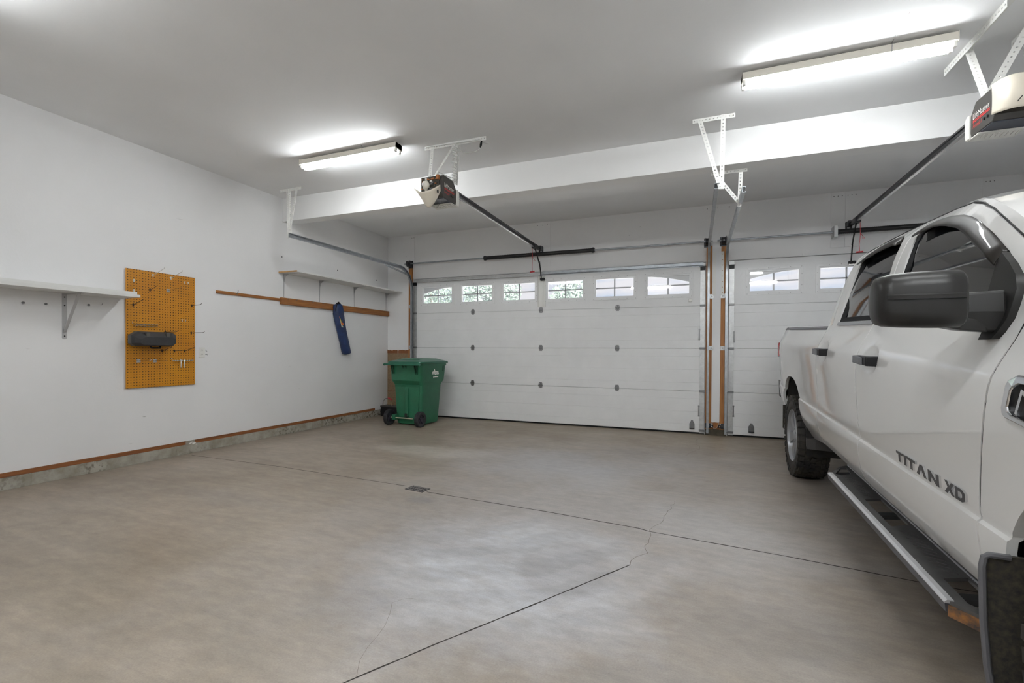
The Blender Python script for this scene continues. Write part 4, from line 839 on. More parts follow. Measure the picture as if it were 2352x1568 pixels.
# ------------------------------------------------------------------ wheeled bin
def bin_():
    base = V((-4.19, 6.10, 0)); t = thing('wheeled_bin', 'green wheeled rubbish bin in front of the torn wall corner', 'bin', base)
    a = math.radians(-4); ux = V((math.cos(a), math.sin(a), 0)); uy = V((-math.sin(a), math.cos(a), 0))
    P = lambda u, v, z: base+ux*u+uy*v+V((0, 0, z))
    G = mat('bin_green', (.020, .145, .072), .42, var=.22, vs=5, bump=.04, bs=60); GL = mat('bin_lid_green', (.018, .12, .072), .3)
    def ring(hw, v0, v1, z, r, n=5):
        pts = []
        for cx, cy, a0 in ((hw-r, v1-r, 0), (-hw+r, v1-r, 90), (-hw+r, v0+r, 180), (hw-r, v0+r, 270)):
            pts += [P(cx+r*math.cos(math.radians(a0+90*i/n)), cy+r*math.sin(math.radians(a0+90*i/n)), z) for i in range(n+1)]
        return pts
    b = B(); rows = []
    for z, hw, v0, v1, r in ((.018, .235, .10, .575, .05), (.10, .242, .085, .585, .05), (.40, .258, .075, .605, .05), (.62, .268, .07, .62, .05), (.655, .278, .045, .645, .05), (.70, .292, .012, .67, .05), (.92, .305, .0, .70, .05), (.935, .312, -.008, .712, .05), (.965, .312, -.008, .712, .05)):
        rows.append(ring(hw, v0, v1, z, r))
    b.loft(rows, closed=True, caps=True).build('bin_body', G, t, ang=32)
    # raised back panel and its central rib
    b = B().loft([[P(-.20, .082, .12), P(-.20, .070, .12), P(.20, .070, .12), P(.20, .082, .12)], [P(-.235, .08, .60), P(-.235, .055, .60), P(.235, .055, .60), P(.235, .08, .60)], [P(-.235, .07, .64), P(-.23, .045, .63), P(.23, .045, .63), P(.235, .07, .64)]], closed=True, caps=True)
    rr = [[P(-.04+(.02 if z > .58 else 0)*1, .075, z), P(-.03, .03-.0 if z < .6 else .055, z), P(.03, .03 if z < .6 else .055, z), P(.04, .075, z)] for z in (.14, .55, .605, .63)]
    b.loft(rr, closed=True, caps=True); b.build('back_panel', G, t, bevel=.006)
    # rim brackets and handle
    b = B()
    for u in (-.24, -.21, .205, .235): b.prism([(.0, .93), (-.055, .955), (-.055, .94), (-.006, .80), (.002, .80)], lambda p, q: P(u, p, q), ux*.012)
    for u in (-.04, .02): b.prism([(0, .95), (-.03, .95), (0, .89)], lambda p, q: P(u, p, q), ux*.012)
    b.build('rim_rib', mat('bin_dark_green', (.006, .05, .025), .5), t)
    b = B(); b.tube([P(-.345, -.075, .945), P(-.33, -.08, .955), P(.33, -.08, .955), P(.345, -.075, .945)], .018, 12)
    for u in (-.29, -.0, .29): b.obox(P(u, -.04, .955), ux*.018, uy*.045, V((0, 0, .012)))
    b.build('handle', GL, t, ang=50)
    lid = B(); rows = []
    for z, hw, v0, v1, r in ((.966, .325, -.03, .735, .05), (.972, .330, -.035, .742, .05), (.995, .328, -.03, .738, .06), (1.005, .30, .0, .70, .06), (1.018, .27, .06, .66, .08), (1.040, .22, .16, .60, .1), (1.046, .12, .25, .5, .1)):
        rows.append(ring(hw, v0, v1, z, r))
    lo = lid.loft(rows, closed=True, caps=True).build('lid', GL, t, ang=40)
    B().loft([[P(-.245+.0*i, .02, .985), P(.245, .02, .985), P(.20, .10, 1.035), P(-.20, .10, 1.035)] for i in range(1)]+[[P(-.245, .0, .99), P(.245, .0, .99), P(.20, .14, 1.03), P(-.20, .14, 1.03)]], closed=True, caps=True).build('lid_ridge', GL, lo, bevel=.01)
    for s in (-1, 1):
        x = s*.295; w = B(); c = P(x-.028, .0, .118); ax = ux
        w.lathe([(.075, 0), (.105, -.004), (.116, .006), (.118, .02), (.118, .036), (.116, .05), (.105, .06), (.075, .056), (.07, .03), (.075, 0)], c, ax, 40, caps=False)
        for i in range(40):
            an = 2*math.pi*i/40; d = uy*math.cos(an)+V((0, 0, math.sin(an))); tt = uy*-math.sin(an)+V((0, 0, math.cos(an)))
            w.obox(c+ax*.028+d*.1175, ax*.026, tt*.0055, d*.003)
        wo = w.build('wheel', mat('wheel_black', (.022, .022, .026), .6), t, ang=35)
        h = B(); h.lathe([(.080, .008), (.074, .010), (.074, .046), (.080, .048)], c, ax, 32, caps=False); h.cyl(c+ax*.026, c+ax*.030, .075, n=32); h.cyl(c+ax*.005, c+ax*.052, .022, n=16)
        for i in range(6):
            an = 2*math.pi*i/6+.2; d = uy*math.cos(an)+V((0, 0, math.sin(an))); h.beam(c+ax*.028+d*.015, c+ax*.028+d*.077, .016, .03, ax)
        h.build('wheel_hub', mat('hub_grey', (.035, .032, .045), .45), wo, ang=40)
    B().cyl(P(-.27, .0, .118), P(.27, .0, .118), .009, n=12).build('axle', mat('axle_pale', (.55, .50, .38), .4, .3), t)
    b = B()
    for u in (-.205, .205): b.obox(P(u, .035, .125), ux*.035, uy*.055, V((0, 0, .04)))
    b.obox(P(0, .06, .16), ux*.025, uy*.035, V((0, 0, .03)), 1); b.build('axle_mount', [G, mat('bin_near_black', (.008, .012, .01), .6)], t, bevel=.004)  # middle block is near-black green
    B().obox(P(.296, .60, .885), ux*.012, uy*.012, V((0, 0, .045))).obox(P(.0, .712, .885), ux*.26, uy*.010, V((0, 0, .03))).build('front_grip', mat('bin_dark_green', (0, 0, 0)), t)
    # emblem on the right side: white mountains with the town name and a line below
    fm = lambda u, v, e: P(.3005+.0085*(v-.15)/.22*1.0+e, .29+u, .66+v)
    k = B(); m0 = [(0, .135), (.02, .175), (.045, .178), (.075, .215), (.088, .218), (.10, .20), (.115, .178), (.135, .172), (.15, .182), (.175, .175), (.195, .184), (.215, .172), (.235, .135), (.225, .13), (.17, .128), (.145, .13), (.115, .118), (.09, .135)]
    k.plate([(p*.82, q) for p, q in m0], [], lambda u, v, tt: fm(u, v, .001+tt), .0012, mi=0)
    vs, fs = text_mesh('ALASKA', .04, lambda u, v, e: fm(.008+u, .139+v, e+.0025), .001, width=.175); k.add(vs, fs, 1)
    k.plate([(.04, .09), (.055, .112), (.07, .09), (.055, .065)], [], lambda u, v, tt: fm(u, v, .001+tt), .0012, mi=0)
    k.plate([(.075, .083), (.175, .083), (.175, .097), (.075, .097)], [], lambda u, v, tt: fm(u, v, .001+tt), .0012, mi=0)
    k.build('emblem', [M_TXT, mat('emblem_shade', (.20, .32, .26), .5)], t)
bin_()
# ------------------------------------------------------------------ battery beside the bin
bx = V((-5.0, 6.93, 0)); t = thing('car_battery', 'black car battery on the floor behind the green bin', 'battery', bx)
B().box(-5.20, -4.86, 6.835, 7.01, 0, .165).build('case', M_BLACK, t, bevel=.006)
B().box(-5.205, -4.855, 6.83, 7.015, .166, .19).build('cover', mat('battery_cover', (.06, .055, .05), .5), t, bevel=.004)
B().tube([(-5.08, 6.86, .19), (-5.08, 6.86, .235), (-4.98, 6.86, .245), (-4.98, 6.86, .19)], .006, 8).build('carry_handle', mat('handle_tan', (.30, .24, .15), .6), t, ang=60)
B().tube([(-5.17, 6.86, .19), (-5.165, 6.86, .26), (-5.12, 6.86, .31), (-5.05, 6.86, .325)], .005, 8).build('cable', M_DSTEEL, t, ang=60)
B().tube([(-5.06, 6.86, .325), (-5.03, 6.86, .318), (-4.985, 6.86, .295)], [.010, .016, .012], 8).build('clamp', M_RED, t, ang=60)

# ------------------------------------------------------------------ floor drain, sensors
t = thing('floor_drain', 'small rectangular metal drain grate set in the floor joint', 'drain', (-2.18, 3.36, 0))
yd = lambda u: 3.37-.07*u
bb = B(); ox, oy = V((.084, -.012, 0)), V((.004, .050, 0)); c = V((-2.175, 3.36, .0015))
bb.obox(c, ox*1.12, oy*1.15, V((0, 0, .0009)), 0); bb.obox(c+V((0, 0, .0008)), ox, oy, V((0, 0, .0008)), 1)
for i in range(7):
    for j in range(2): bb.obox(c+ox*(-.78+.26*i)+oy*(-.42+.84*j)+V((0, 0, .0019)), ox*.09, oy*.24, V((0, 0, .0003)), 0)
bb.build('grate', [mat('drain_dark', (.018, .016, .018), .8), mat('drain_iron', (.20, .19, .185), .6, .4, var=.3, vs=30)], t)
tag(B().box(-.105, -.055, DY-.022, DY-.001, 1.885, 1.935).build('tilt_sensor', M_WHITE, bevel=.008, loc=(-.08, DY, 1.91)), 'small white rounded sensor stuck below the last window of the wide door', 'sensor')
for s, x, lab in ((-1, .165, 'black safety eye low on the left side of the post'), (1, .365, 'black safety eye low on the right side of the post')):
    t = thing('safety_sensor', lab, 'sensor', (x, DY-.05, .15))
    B().box(x-.035, x+.035, DY-.075, DY-.046, .125, .14).box(x-.035, x+.035, DY-.052, DY-.046, .10, .17).build('bracket', M_DSTEEL, t)
    bb = B().box(x-s*.05-.018, x-s*.05+.018, DY-.09, DY-.055, .115, .15); bb.cyl((x-s*.05, DY-.092, .132), (x-s*.05, DY-.088, .132), .008, n=10, mi=1); bb.build('eye', [M_BLACK, M_TXT], t)
tag(B().tube([(.205, DY-.06, .13), (.215, DY-.055, .17), (.23, DY-.05, .11), (.25, DY-.055, .095), (.28, DY-.05, .11), (.30, DY-.05, .15), (.31, DY-.05, .20)], .0028, 6).build('sensor_wire', M_CABLE, ang=60, loc=(.25, DY-.05, .12)), 'thin pale wire looping between the two safety eyes', 'wire')
# ------------------------------------------------------------------ pickup truck
TA = math.radians(.3); FW = V((-math.sin(TA), -math.cos(TA), 0)); FWR = FW-V((0, 0, .042)); RT = V((-math.cos(TA), math.sin(TA), 0))
HW, RAKE = .98, .042
R0 = V((.845+HW*math.cos(TA), 5.05-HW*math.sin(TA), 0))
PROF = [(.40, -.14), (.46, -.10), (.52, -.062), (.60, -.024), (.68, -.007), (.74, -.003), (.770, -.005), (.779, -.0155), (.786, -.0165), (.80, -.0125), (.9, -.007), (1.05, .001), (1.12, .004), (1.20, .0035), (1.235, -.001), (1.262, -.0097), (1.29, -.0215), (1.34, -.0435), (1.39, -.0655), (1.41, -.074), (1.60, -.119), (1.77, -.175), (1.85, -.212), (1.90, -.25), (1.953, -.317), (1.975, -.42), (1.985, -.6), (1.995, -.98)]
def prof(h):
    if h <= PROF[0][0]: return PROF[0][1]
    for (a, fa), (c, fc) in zip(PROF, PROF[1:]):
        if h <= c: return fa+(fc-fa)*(h-a)/(c-a)
    return PROF[-1][1]
CUPS = [(1.155, 1.225), (2.125, 1.222)]
def surf(s, h, off=0, cup=True):
    w = HW+prof(h)+off
    if s < -.55: w -= .055*((-.55-s)/.6)**1.5
    if s > 4.0: w -= .10*((s-4.0)/.75)**2
    if cup:
        for cs, ch in CUPS:
            d = math.sqrt(((s-cs)/.125)**2+((h-ch)/.075)**2)
            if d < 1: w -= .016*(1-d**3)
    # flares round the arches
    return w
def TP(s, w, h): return R0+FW*s+RT*w+V((0, 0, h-RAKE*s))
M_PAINT = mat('white_paint', (.79, .785, .77), .28, coat=1., spec=.5)
M_TINT = mat('tinted_glass', (.012, .013, .015), .03, spec=.9, coat=.6)
M_SEAL = mat('window_seal', (.008, .008, .009), .6, spec=.1)
M_VISOR = mat('smoked_visor', (.018, .016, .014), .4, coat=.10, spec=.06)
M_TRIM = mat('satin_trim', (.50, .51, .53), .22, .9)
M_MIRR = mat('mirror_plastic', (.013, .0125, .012), .36, spec=.3, var=.1, vs=30, bump=.03, bs=500)
M_HSG = mat('handle_grey', (.16, .165, .18), .42, .3)
M_DARK = mat('underbody_dark', (.010, .010, .010), .8)
M_MUD = mat('flap_black', (.012, .012, .012), .75, col2=(.050, .042, .028), vs=55)
truck = thing('pickup_truck', 'white crew-cab pickup truck parked nose-in beside the right door', 'truck', R0+FW*1.8)
truck['label'] = 'white four-door pickup truck with black mirrors and silver step bar'
HROWS = [.42, .46, .50, .54, .58, .62, .66, .70, .74, .770, .779, .786, .80, .84, .88, .92, .96, 1.0, 1.05, 1.085, 1.12, 1.16, 1.20, 1.218, 1.235, 1.248, 1.262, 1.276, 1.29, 1.315, 1.34, 1.365, 1.39, 1.41, 1.45, 1.5, 1.55, 1.6, 1.65, 1.7, 1.75, 1.8, 1.85, 1.88, 1.9, 1.925, 1.945, 1.953]
def densify(poly, mx=.05):
    out = []
    for i, p in enumerate(poly):
        q = poly[(i+1) % len(poly)]; n = max(1, int(math.hypot(q[0]-p[0], q[1]-p[1])/mx))
        hs = [((h-p[1])/(q[1]-p[1])) for h in HROWS if abs(q[1]-p[1]) > .02 and .02 < (h-p[1])/(q[1]-p[1]) < .98]
        ts = sorted(set([j/n for j in range(n)]+hs)); last = -1
        for t_ in ts:
            if t_-last > .04 or t_ == 0: out.append((p[0]+(q[0]-p[0])*t_, p[1]+(q[1]-p[1])*t_)); last = t_
    return out
def panel(name, outline, holes, m, parent, side=1, off=0, flange=.025, step=.06, cup=True, ang=38, dense=False):
    o = densify(outline); hs = [densify(h) for h in holes]
    s0, s1 = min(p[0] for p in o), max(p[0] for p in o); h0, h1 = min(p[1] for p in o), max(p[1] for p in o)
    ex = []
    n = max(1, int((s1-s0)/step))
    alls = o+[q for h in hs for q in h]
    for i in range(1, n):
        for h in HROWS:
            if h0 < h < h1:
                p = (s0+(s1-s0)*i/n, h)
                if min((p[0]-q[0])**2+(p[1]-q[1])**2 for q in alls) > 1.2e-4: ex.append(p)
    if cup and side == 1:
        for cs, ch in CUPS:
            if s0 < cs < s1 and h0 < ch < h1:
                for r in (.3, .6, .8, .92, 1.0, 1.06):
                    ex += [(cs+.125*r*math.cos(a), ch+.075*r*math.sin(a)) for a in [2*math.pi*k/28+r for k in range(28)]]
    v, t = cdt(o, hs, ex)
    b = B(); k = len(v)
    P = [TP(p.x, side*surf(p.x, p.y, off, cup), p.y) for p in v]
    b.add(P, t)
    if flange:
        bd = border(t); idx = sorted({i for e in bd for i in e}); mp = {i: k+j for j, i in enumerate(idx)}
        b.v += [TP(v[i].x, side*(surf(v[i].x, v[i].y, off, cup)-flange), v[i].y) for i in idx]
        fs = [[a, c, mp[c], mp[a]] for a, c in bd]; b.f += fs; b.m += [0]*len(fs)
    return b.build(name, m, parent, ang=ang)
ARCH = [(-.10+.445*math.copysign(abs(math.cos(a))**.83, math.cos(a)), .50+.435*math.sin(a)**.83) for a in [math.pi*(k+.2)/26.4 for k in range(27)]]
BED = [(-1.16, 1.375), (-1.10, 1.385), (.985, 1.385), (.975, 1.30), (.968, 1.2), (.965, 1.0), (.965, .79), (.975, .74), (.985, .60), (.985, .535), (.72, .50), (.50, .465), (.40, .455)]+ARCH+[(-.58, .555), (-1.0, .60), (-1.16, .66)]
RD = [(.995, .535), (.995, .60), (.985, .74), (.975, .79), (.975, 1.0), (.978, 1.2), (.985, 1.3), (1.0, 1.39), (1.075, 1.42), (1.085, 1.82), (1.155, 1.90), (1.30, 1.932), (1.60, 1.945), (1.935, 1.946), (1.957, 1.85), (1.985, 1.67), (1.985, 1.55), (1.927, 1.41), (1.917, 1.30), (1.92, 1.23), (1.912, 1.1), (1.912, 1.0), (1.92, .866), (1.945, .785), (1.945, .70), (1.925, .60), (1.925, .535)]
RWIN = [(1.225, 1.432), (1.222, 1.83), (1.30, 1.885), (1.40, 1.905), (1.55, 1.918), (1.735, 1.916), (1.83, 1.885), (1.876, 1.846), (1.925, 1.676), (1.90, 1.432)]
FD = [(1.937, .535), (1.937, .60), (1.957, .70), (1.957, .785), (1.932, .866), (1.923, 1.0), (1.923, 1.1), (1.931, 1.23), (1.928, 1.30), (1.938, 1.41), (1.997, 1.55), (1.997, 1.67), (1.969, 1.85), (1.947, 1.946), (2.25, 1.938), (2.447, 1.919), (2.62, 1.876), (2.76, 1.824), (2.90, 1.755), (3.075, 1.66), (3.19, 1.575), (3.235, 1.50), (3.222, 1.43), (3.222, 1.35), (3.21, 1.25), (3.188, 1.15), (3.165, 1.04), (3.148, .95), (3.132, .83), (3.132, .785), (3.145, .70), (3.15, .56), (3.15, .545)]
FWIN = [(2.13, 1.432), (2.114, 1.666), (2.055, 1.852), (2.06, 1.895), (2.127, 1.908), (2.351, 1.889), (2.512, 1.86), (2.614, 1.831), (2.718, 1.792), (2.863, 1.72), (3.018, 1.633), (3.10, 1.575), (3.15, 1.52), (3.165, 1.47), (3.155, 1.432)]
FEN = [(3.232, 1.43), (3.245, 1.445), (3.42, 1.44), (3.9, 1.405), (4.4, 1.35), (4.68, 1.30), (4.72, 1.15), (4.72, .80), (4.22, .78), (4.20, .90), (4.13, .97), (3.98, 1.02), (3.80, 1.04), (3.62, 1.03), (3.48, .985), (3.38, .91), (3.333, .855), (3.307, .813), (3.292, .785), (3.290, .70), (3.288, .565), (3.16, .555), (3.155, .70), (3.142, .785), (3.142, .83), (3.158, .95), (3.175, 1.04), (3.198, 1.15), (3.22, 1.25), (3.232, 1.35)]
RTOP = [(1.10, 1.953), (1.6, 1.962), (2.0, 1.962), (2.30, 1.955), (2.50, 1.928), (2.68, 1.882), (2.80, 1.84), (2.95, 1.775), (3.12, 1.685), (3.30, 1.565), (3.44, 1.452)]
RING = [(.99, 1.37), (1.02, 1.55), (1.045, 1.75), (1.055, 1.90)]+RTOP+[(3.25, 1.452), (3.243, 1.50), (3.198, 1.583), (3.080, 1.669), (2.905, 1.764), (2.764, 1.833), (2.623, 1.885), (2.449, 1.928), (2.25, 1.948), (1.6, 1.9545), (1.3, 1.9415), (1.148, 1.908), (1.075, 1.825), (1.066, 1.425)]
for side in (1, -1):
    panel('bed_side', BED, [], M_PAINT, truck, side, cup=False)
    panel('fender', FEN, [], M_PAINT, truck, side, cup=False)
    panel('roof_frame', RING, [], M_PAINT, truck, side, cup=False, flange=.02)
    for nm, dr, wn in (('rear_door', RD, RWIN), ('front_door', FD, FWIN)):
        d = panel(nm, dr, [wn], M_PAINT, truck, side)
        g_ = panel('window', [(p[0], p[1]) for p in wn], [], M_TINT, d, side, off=-.016, flange=0, cup=False)
        # black seal strips round the glass
        b = B()
        n = len(wn); cen = V((sum(p[0] for p in wn)/n, sum(p[1] for p in wn)/n)); inn = []
        for i, p in enumerate(wn):
            wd = .030
            if nm == 'rear_door' and i in (0, 1): wd = .085
            if nm == 'front_door' and i in (0, 1): wd = .045
            q = V(p); dvec = (cen-q); inn.append((p[0]+math.copysign(min(wd, abs(dvec.x)), dvec.x), p[1]+math.copysign(min(.03, abs(dvec.y)), dvec.y)))
        vs = [TP(p[0], side*surf(p[0], p[1], -.004, False), p[1]) for p in wn]+[TP(p[0], side*surf(p[0], p[1], -.012, False), p[1]) for p in inn]
        b.add(vs, [(i, (i+1) % n, n+(i+1) % n, n+i) for i in range(n)])
        b.build('window_seal', M_SEAL, d)
        # belt trim
        s0, s1 = (1.215, 1.925) if nm == 'rear_door' else (1.945, 3.02)
        b = B(); rows = []
        for i in range(9):
            s = s0+(s1-s0)*i/8; rows.append([TP(s, side*(surf(s, h, 0, False)+o), h) for h, o in ((1.410, -.004), (1.410, .007), (1.430, .004), (1.434, -.010))])
        b.loft(rows, closed=True, caps=True); b.build('belt_trim', M_TRIM, d, ang=50)
        # smoked rain visor
        if nm == 'rear_door':
            up = [(1.228, 1.834), (1.31, 1.889), (1.42, 1.910), (1.57, 1.920), (1.70, 1.918), (1.79, 1.905), (1.872, 1.85)]
            lo = [(1.232, 1.818), (1.36, 1.830), (1.48, 1.842), (1.60, 1.850), (1.70, 1.853), (1.79, 1.853), (1.876, 1.842)]
        else:
            up = [(2.060, 1.893), (2.127, 1.910), (2.24, 1.903), (2.351, 1.891), (2.512, 1.862), (2.614, 1.833), (2.718, 1.794), (2.863, 1.722), (2.95, 1.674), (3.015, 1.637)]
            lo = [(2.066, 1.852), (2.16, 1.858), (2.285, 1.857), (2.37, 1.846), (2.446, 1.831), (2.594, 1.792), (2.694, 1.752), (2.807, 1.694), (2.90, 1.645), (3.010, 1.590)]
        rows = []
        for a, c in zip(up, lo):
            row = []
            for j in range(7):
                t_ = j/6; s, h = a[0]+(c[0]-a[0])*t_, a[1]+(c[1]-a[1])*t_
                row.append(TP(s, side*(surf(s, h, 0, False)+.004+.022*math.sin(t_*math.pi*.62)), h))
            rows.append(row)
        vo = B().loft(rows).build('rain_visor', M_VISOR, d, ang=60); md = vo.modifiers.new('thick', 'SOLIDIFY'); md.thickness = .004
        # black tube laid in the door gap to stand in for its shade
        gp = [(1.070, 1.43), (1.080, 1.822), (1.151, 1.904), (1.30, 1.9365), (1.60, 1.9495), (1.94, 1.9505)] if nm == 'rear_door' else [(1.945, 1.9505), (2.25, 1.943), (2.448, 1.9235), (2.6215, 1.8805), (2.762, 1.8285), (2.9025, 1.7595), (3.0775, 1.6645), (3.194, 1.579), (3.239, 1.50), (3.227, 1.43), (3.227, 1.35), (3.215, 1.25), (3.193, 1.15), (3.170, 1.04), (3.153, .95), (3.137, .83), (3.137, .787)]
        B().tube([TP(p[0], side*surf(p[0], p[1], -.0085, False), p[1]) for p in gp], .0075, 6).build('gap_shade', M_SEAL, d, ang=60)
        # door handle
        cs, ch = CUPS[0] if nm == 'rear_door' else CUPS[1]
        w0 = side*surf(cs, ch, 0, False)
        hb = B(); fwd = FW-V((0, 0, RAKE)); o = TP(cs, w0, ch); R = RT*side; U = V((0, 0, 1))
        P3 = lambda a, c, e: o+fwd*a+U*c+R*e
        rows = [[P3(a, c1, e0), P3(a, c2, e0), P3(a, c2*.9, e1), P3(a, c1*.9, e1)] for a, c1, c2, e0, e1 in ((-.135, -.012, .014, .012, .022), (-.115, -.020, .020, .006, .040), (.06, -.024, .023, .004, .046), (.115, -.027, .025, -.012, .047), (.12, -.027, .025, -.012, .044))]
        ho = hb.loft(rows, closed=True, caps=True).build('door_handle', M_BLACK, d, bevel=.003)
        rows = [[P3(a, c1, e), P3(a, c2, e), P3(a, c2*.92, e+.005), P3(a, c1*.92, e+.005)] for a, c1, c2, e in ((-.137, -.013, .014, .018), (-.12, -.022, .019, .036), (.02, -.023, .018, .045), (.068, -.023, .015, .046))]
        B().loft(rows, closed=True, caps=True).build('handle_face', M_HSG, ho, bevel=.003)
        if nm == 'front_door':
            # mirror
            MB = [(3.018, 1.632), (3.087, 1.590), (3.142, 1.546), (3.172, 1.50), (3.174, 1.45), (3.17, 1.41), (3.162, 1.368), (3.15, 1.347), (3.08, 1.343), (3.07, 1.40), (3.02, 1.43), (3.016, 1.51), (3.012, 1.592)]
            mo = panel('mirror_base', MB, [], M_MIRR, d, side, off=.020, flange=.03, cup=False)
            mo.name = 'side_mirror'; ORIG[mo.name] = V((0, 0, 0))
            rows = []
            def rrect(cs_, ch_, a, c, r, w, sk):
                pts = []
                for cx, cy, a0 in ((a-r, c-r, 0), (-a+r, c-r, 90), (-a+r, -c+r, 180), (a-r, -c+r, 270)):
                    pts += [TP(cs_+cx+r*math.cos(math.radians(a0+22.5*i)), side*w, ch_+cy+r*math.sin(math.radians(a0+22.5*i))) for i in range(5)]
                return pts
            hrow = ((.086, .040, .060, .03), (.090, .066, .078, .04), (.100, .076, .086, .045), (.15, .080, .087, .045), (.22, .079, .085, .045), (.27, .077, .081, .045), (.290, .068, .074, .045), (.300, .048, .056, .04), (.304, .02, .028, .018))
            for wv, a, c, r in hrow: rows.append(rrect(3.235, 1.470+.0*wv, a, c, r, HW+wv, 0))
            B().loft(rows, closed=True, caps=True).build('mirror_housing', M_MIRR, mo, ang=50)
            # raised lip across the housing
            rows = []
            for wv, e in ((.101, .0785), (.15, .0825), (.22, .0815), (.27, .079), (.285, .070)):
                rows.append([TP(3.235+e-.012, side*(HW+wv), 1.468), TP(3.235+e+.003, side*(HW+wv), 1.470), TP(3.235+e+.004, side*(HW+wv), 1.482), TP(3.235+e-.012, side*(HW+wv), 1.492)])
            B().loft(rows, closed=True, caps=True).build('housing_ridge', M_MIRR, mo, ang=40)
            B().prism([(-.055, -.07), (.055, -.07), (.055, .07), (-.055, .07)], lambda u, v: TP(3.162, side*(HW+.185+u*1.3), 1.468+v), FW*.004).build('mirror_glass', M_CHROME, mo)
            rows = [[TP(s, side*(HW+wv), h) for s, h in ((3.06, h0), (3.145, h0), (3.152, (h0+h1)/2), (3.145, h1), (3.06, h1))] for wv, h0, h1 in ((-.065, 1.365, 1.50), (.02, 1.372, 1.495), (.048, 1.378, 1.49))]
            B().loft(rows, closed=True, caps=True).build('mirror_arm', M_MIRR, mo, bevel=.008)
            rows = [[TP(s, side*(HW+wv), h) for s, h in ((3.07+k, h0), (3.14+k, h0), (3.145+k, (h0+h1)/2), (3.138+k, h1), (3.07+k, h1))] for wv, h0, h1, k in ((.052, 1.418, 1.488, 0), (.096, 1.43, 1.488, .06))]
            rows2 = [[TP(s, side*(HW+wv), h) for s, h in ((3.08+k, h0), (3.15+k, h0), (3.14+k, h1), (3.08+k, h1))] for wv, h0, h1, k in ((-.02, 1.368, 1.414, 0), (.055, 1.375, 1.414, .02), (.130, 1.388, 1.412, .08))]
            B().loft(rows, closed=True, caps=True).loft(rows2, closed=True, caps=True).build('fold_joint', M_MIRR, mo, bevel=.006)
# roof, windscreen, cab back
rows = []
for s, h in RTOP[:6]:
    wE = HW+prof(h)-.0; rows.append([TP(s+.10*(1-(t_)**2)*max(0, (s-2.1)/.58) if s > 2.1 else s-.02*(1-t_**2), wE*t_, h+.045*(1-t_**2)**.8) for t_ in [x/10 for x in range(-10, 11)]])
B().loft(rows).build('roof', M_PAINT, truck, ang=50)
for nm, pts, m in (('windscreen', RTOP[5:], M_TINT),):
    rows = [[TP(s+.10*(1-t_**2), (HW+prof(h))*t_, h+.045*(1-t_**2)**.8*(1-i/8)) for t_ in [x/10 for x in range(-10, 11)]] for i, (s, h) in enumerate(pts)]
    b = B().loft([r[3:18] for r in rows], 0); b.loft([r[:4] for r in rows], 1); b.loft([r[17:] for r in rows], 1); b.build(nm, [m, M_PAINT], truck, ang=60)
rows = [[TP(s-.03*(1-t_**2), (HW+prof(h))*t_, h) for t_ in [x/8 for x in range(-8, 9)]] for s, h in ((.99, 1.37), (1.02, 1.55), (1.045, 1.75), (1.055, 1.90), (1.10, 1.953))]
B().loft(rows).build('cab_back', M_PAINT, truck, ang=40)
B().obox(TP(.985, 0, 1.66), RT*.55, FW*.008, V((.0, 0, .17))).build('rear_window', M_TINT, truck)
# hood, front end
rows = []
for s, h in ((3.40, 1.425), (3.55, 1.43), (3.9, 1.405), (4.4, 1.35), (4.68, 1.30)):
    rows.append([TP(s, (surf(s, h, -.002, False))*t_, h+.055*(1-t_**4)) for t_ in [x/12 for x in range(-12, 13)]])
B().loft(rows).build('hood', M_PAINT, truck, ang=40)
b = B(); b.obox(TP(4.70, 0, 1.07), RT*.56, FW*.03, V((0, 0, .21)), 1)
for i in range(5): b.obox(TP(4.735, 0, .90+.085*i), RT*.55, FW*.012, V((0, 0, .012)), 0)
b.build('grille', [M_CHROME, M_BLACK], truck)
for sd in (1, -1):
    B().obox(TP(4.66, sd*.70, 1.12), RT*.14, FW*.05, V((0, 0, .13))).build('headlight', mat('lamp_lens', (.6, .62, .65), .08, .3), truck, bevel=.02)
    B().obox(TP(-1.175, sd*.908, 1.155), RT*.024, FW*.055, V((0, 0, .085))).build('taillight', mat('lamp_red', (.42, .010, .016), .25, spec=.2), truck, bevel=.012)
B().obox(TP(4.72, 0, .70), RT*.93, FW*.09, V((0, 0, .14))).build('front_bumper', M_CHROME, truck, bevel=.03)
# bed, tailgate, rear bumper
B().obox(TP(-1.14, 0, 1.04), RT*.84, FW*.022, V((0, 0, .34))).build('tailgate', M_PAINT, truck, bevel=.01)
b = B().loft([[TP(s, w_, h) for w_, h in ((-.90, h0), (-.90, .80), (.90, .80), (.90, h0))] for s, h0 in ((-1.10, .62), (-1.24, .60), (-1.29, .62))], closed=True, caps=True)
b.build('rear_bumper', M_PAINT, truck, bevel=.02)
for sd in (1, -1):
    B().loft([[TP(s, sd*(w_), h) for h, w_ in ((h0, .86), (h0, .905), (h1, .912), (h1, .86))] for s, h0, h1 in ((-1.04, .60, .70), (-1.18, .60, .79), (-1.275, .60, .79))], closed=True, caps=True).build('bumper_pad', M_BLACK, truck)
    b = B(); rows = []
    for i in range(11):
        s = -1.15+2.12*i/10; w_ = surf(s, 1.385, 0, False); rows.append([TP(s, sd*(w_+o), h) for o, h in ((.003, 1.378), (.003, 1.396), (-.03, 1.402), (-.10, 1.402), (-.10, 1.378))])
    b.loft(rows, closed=True, caps=True).build('bed_rail_cap', M_HSG, truck, ang=50)
b = B().obox(TP(-.09, 0, 1.402), RT*.84, FWR*1.03, V((0, 0, .006)), 0).obox(TP(-.09, .845, 1.400), RT*.010, FWR*1.04, V((0, 0, .006)), 1).obox(TP(-.09, -.845, 1.400), RT*.010, FWR*1.04, V((0, 0, .006)), 1)
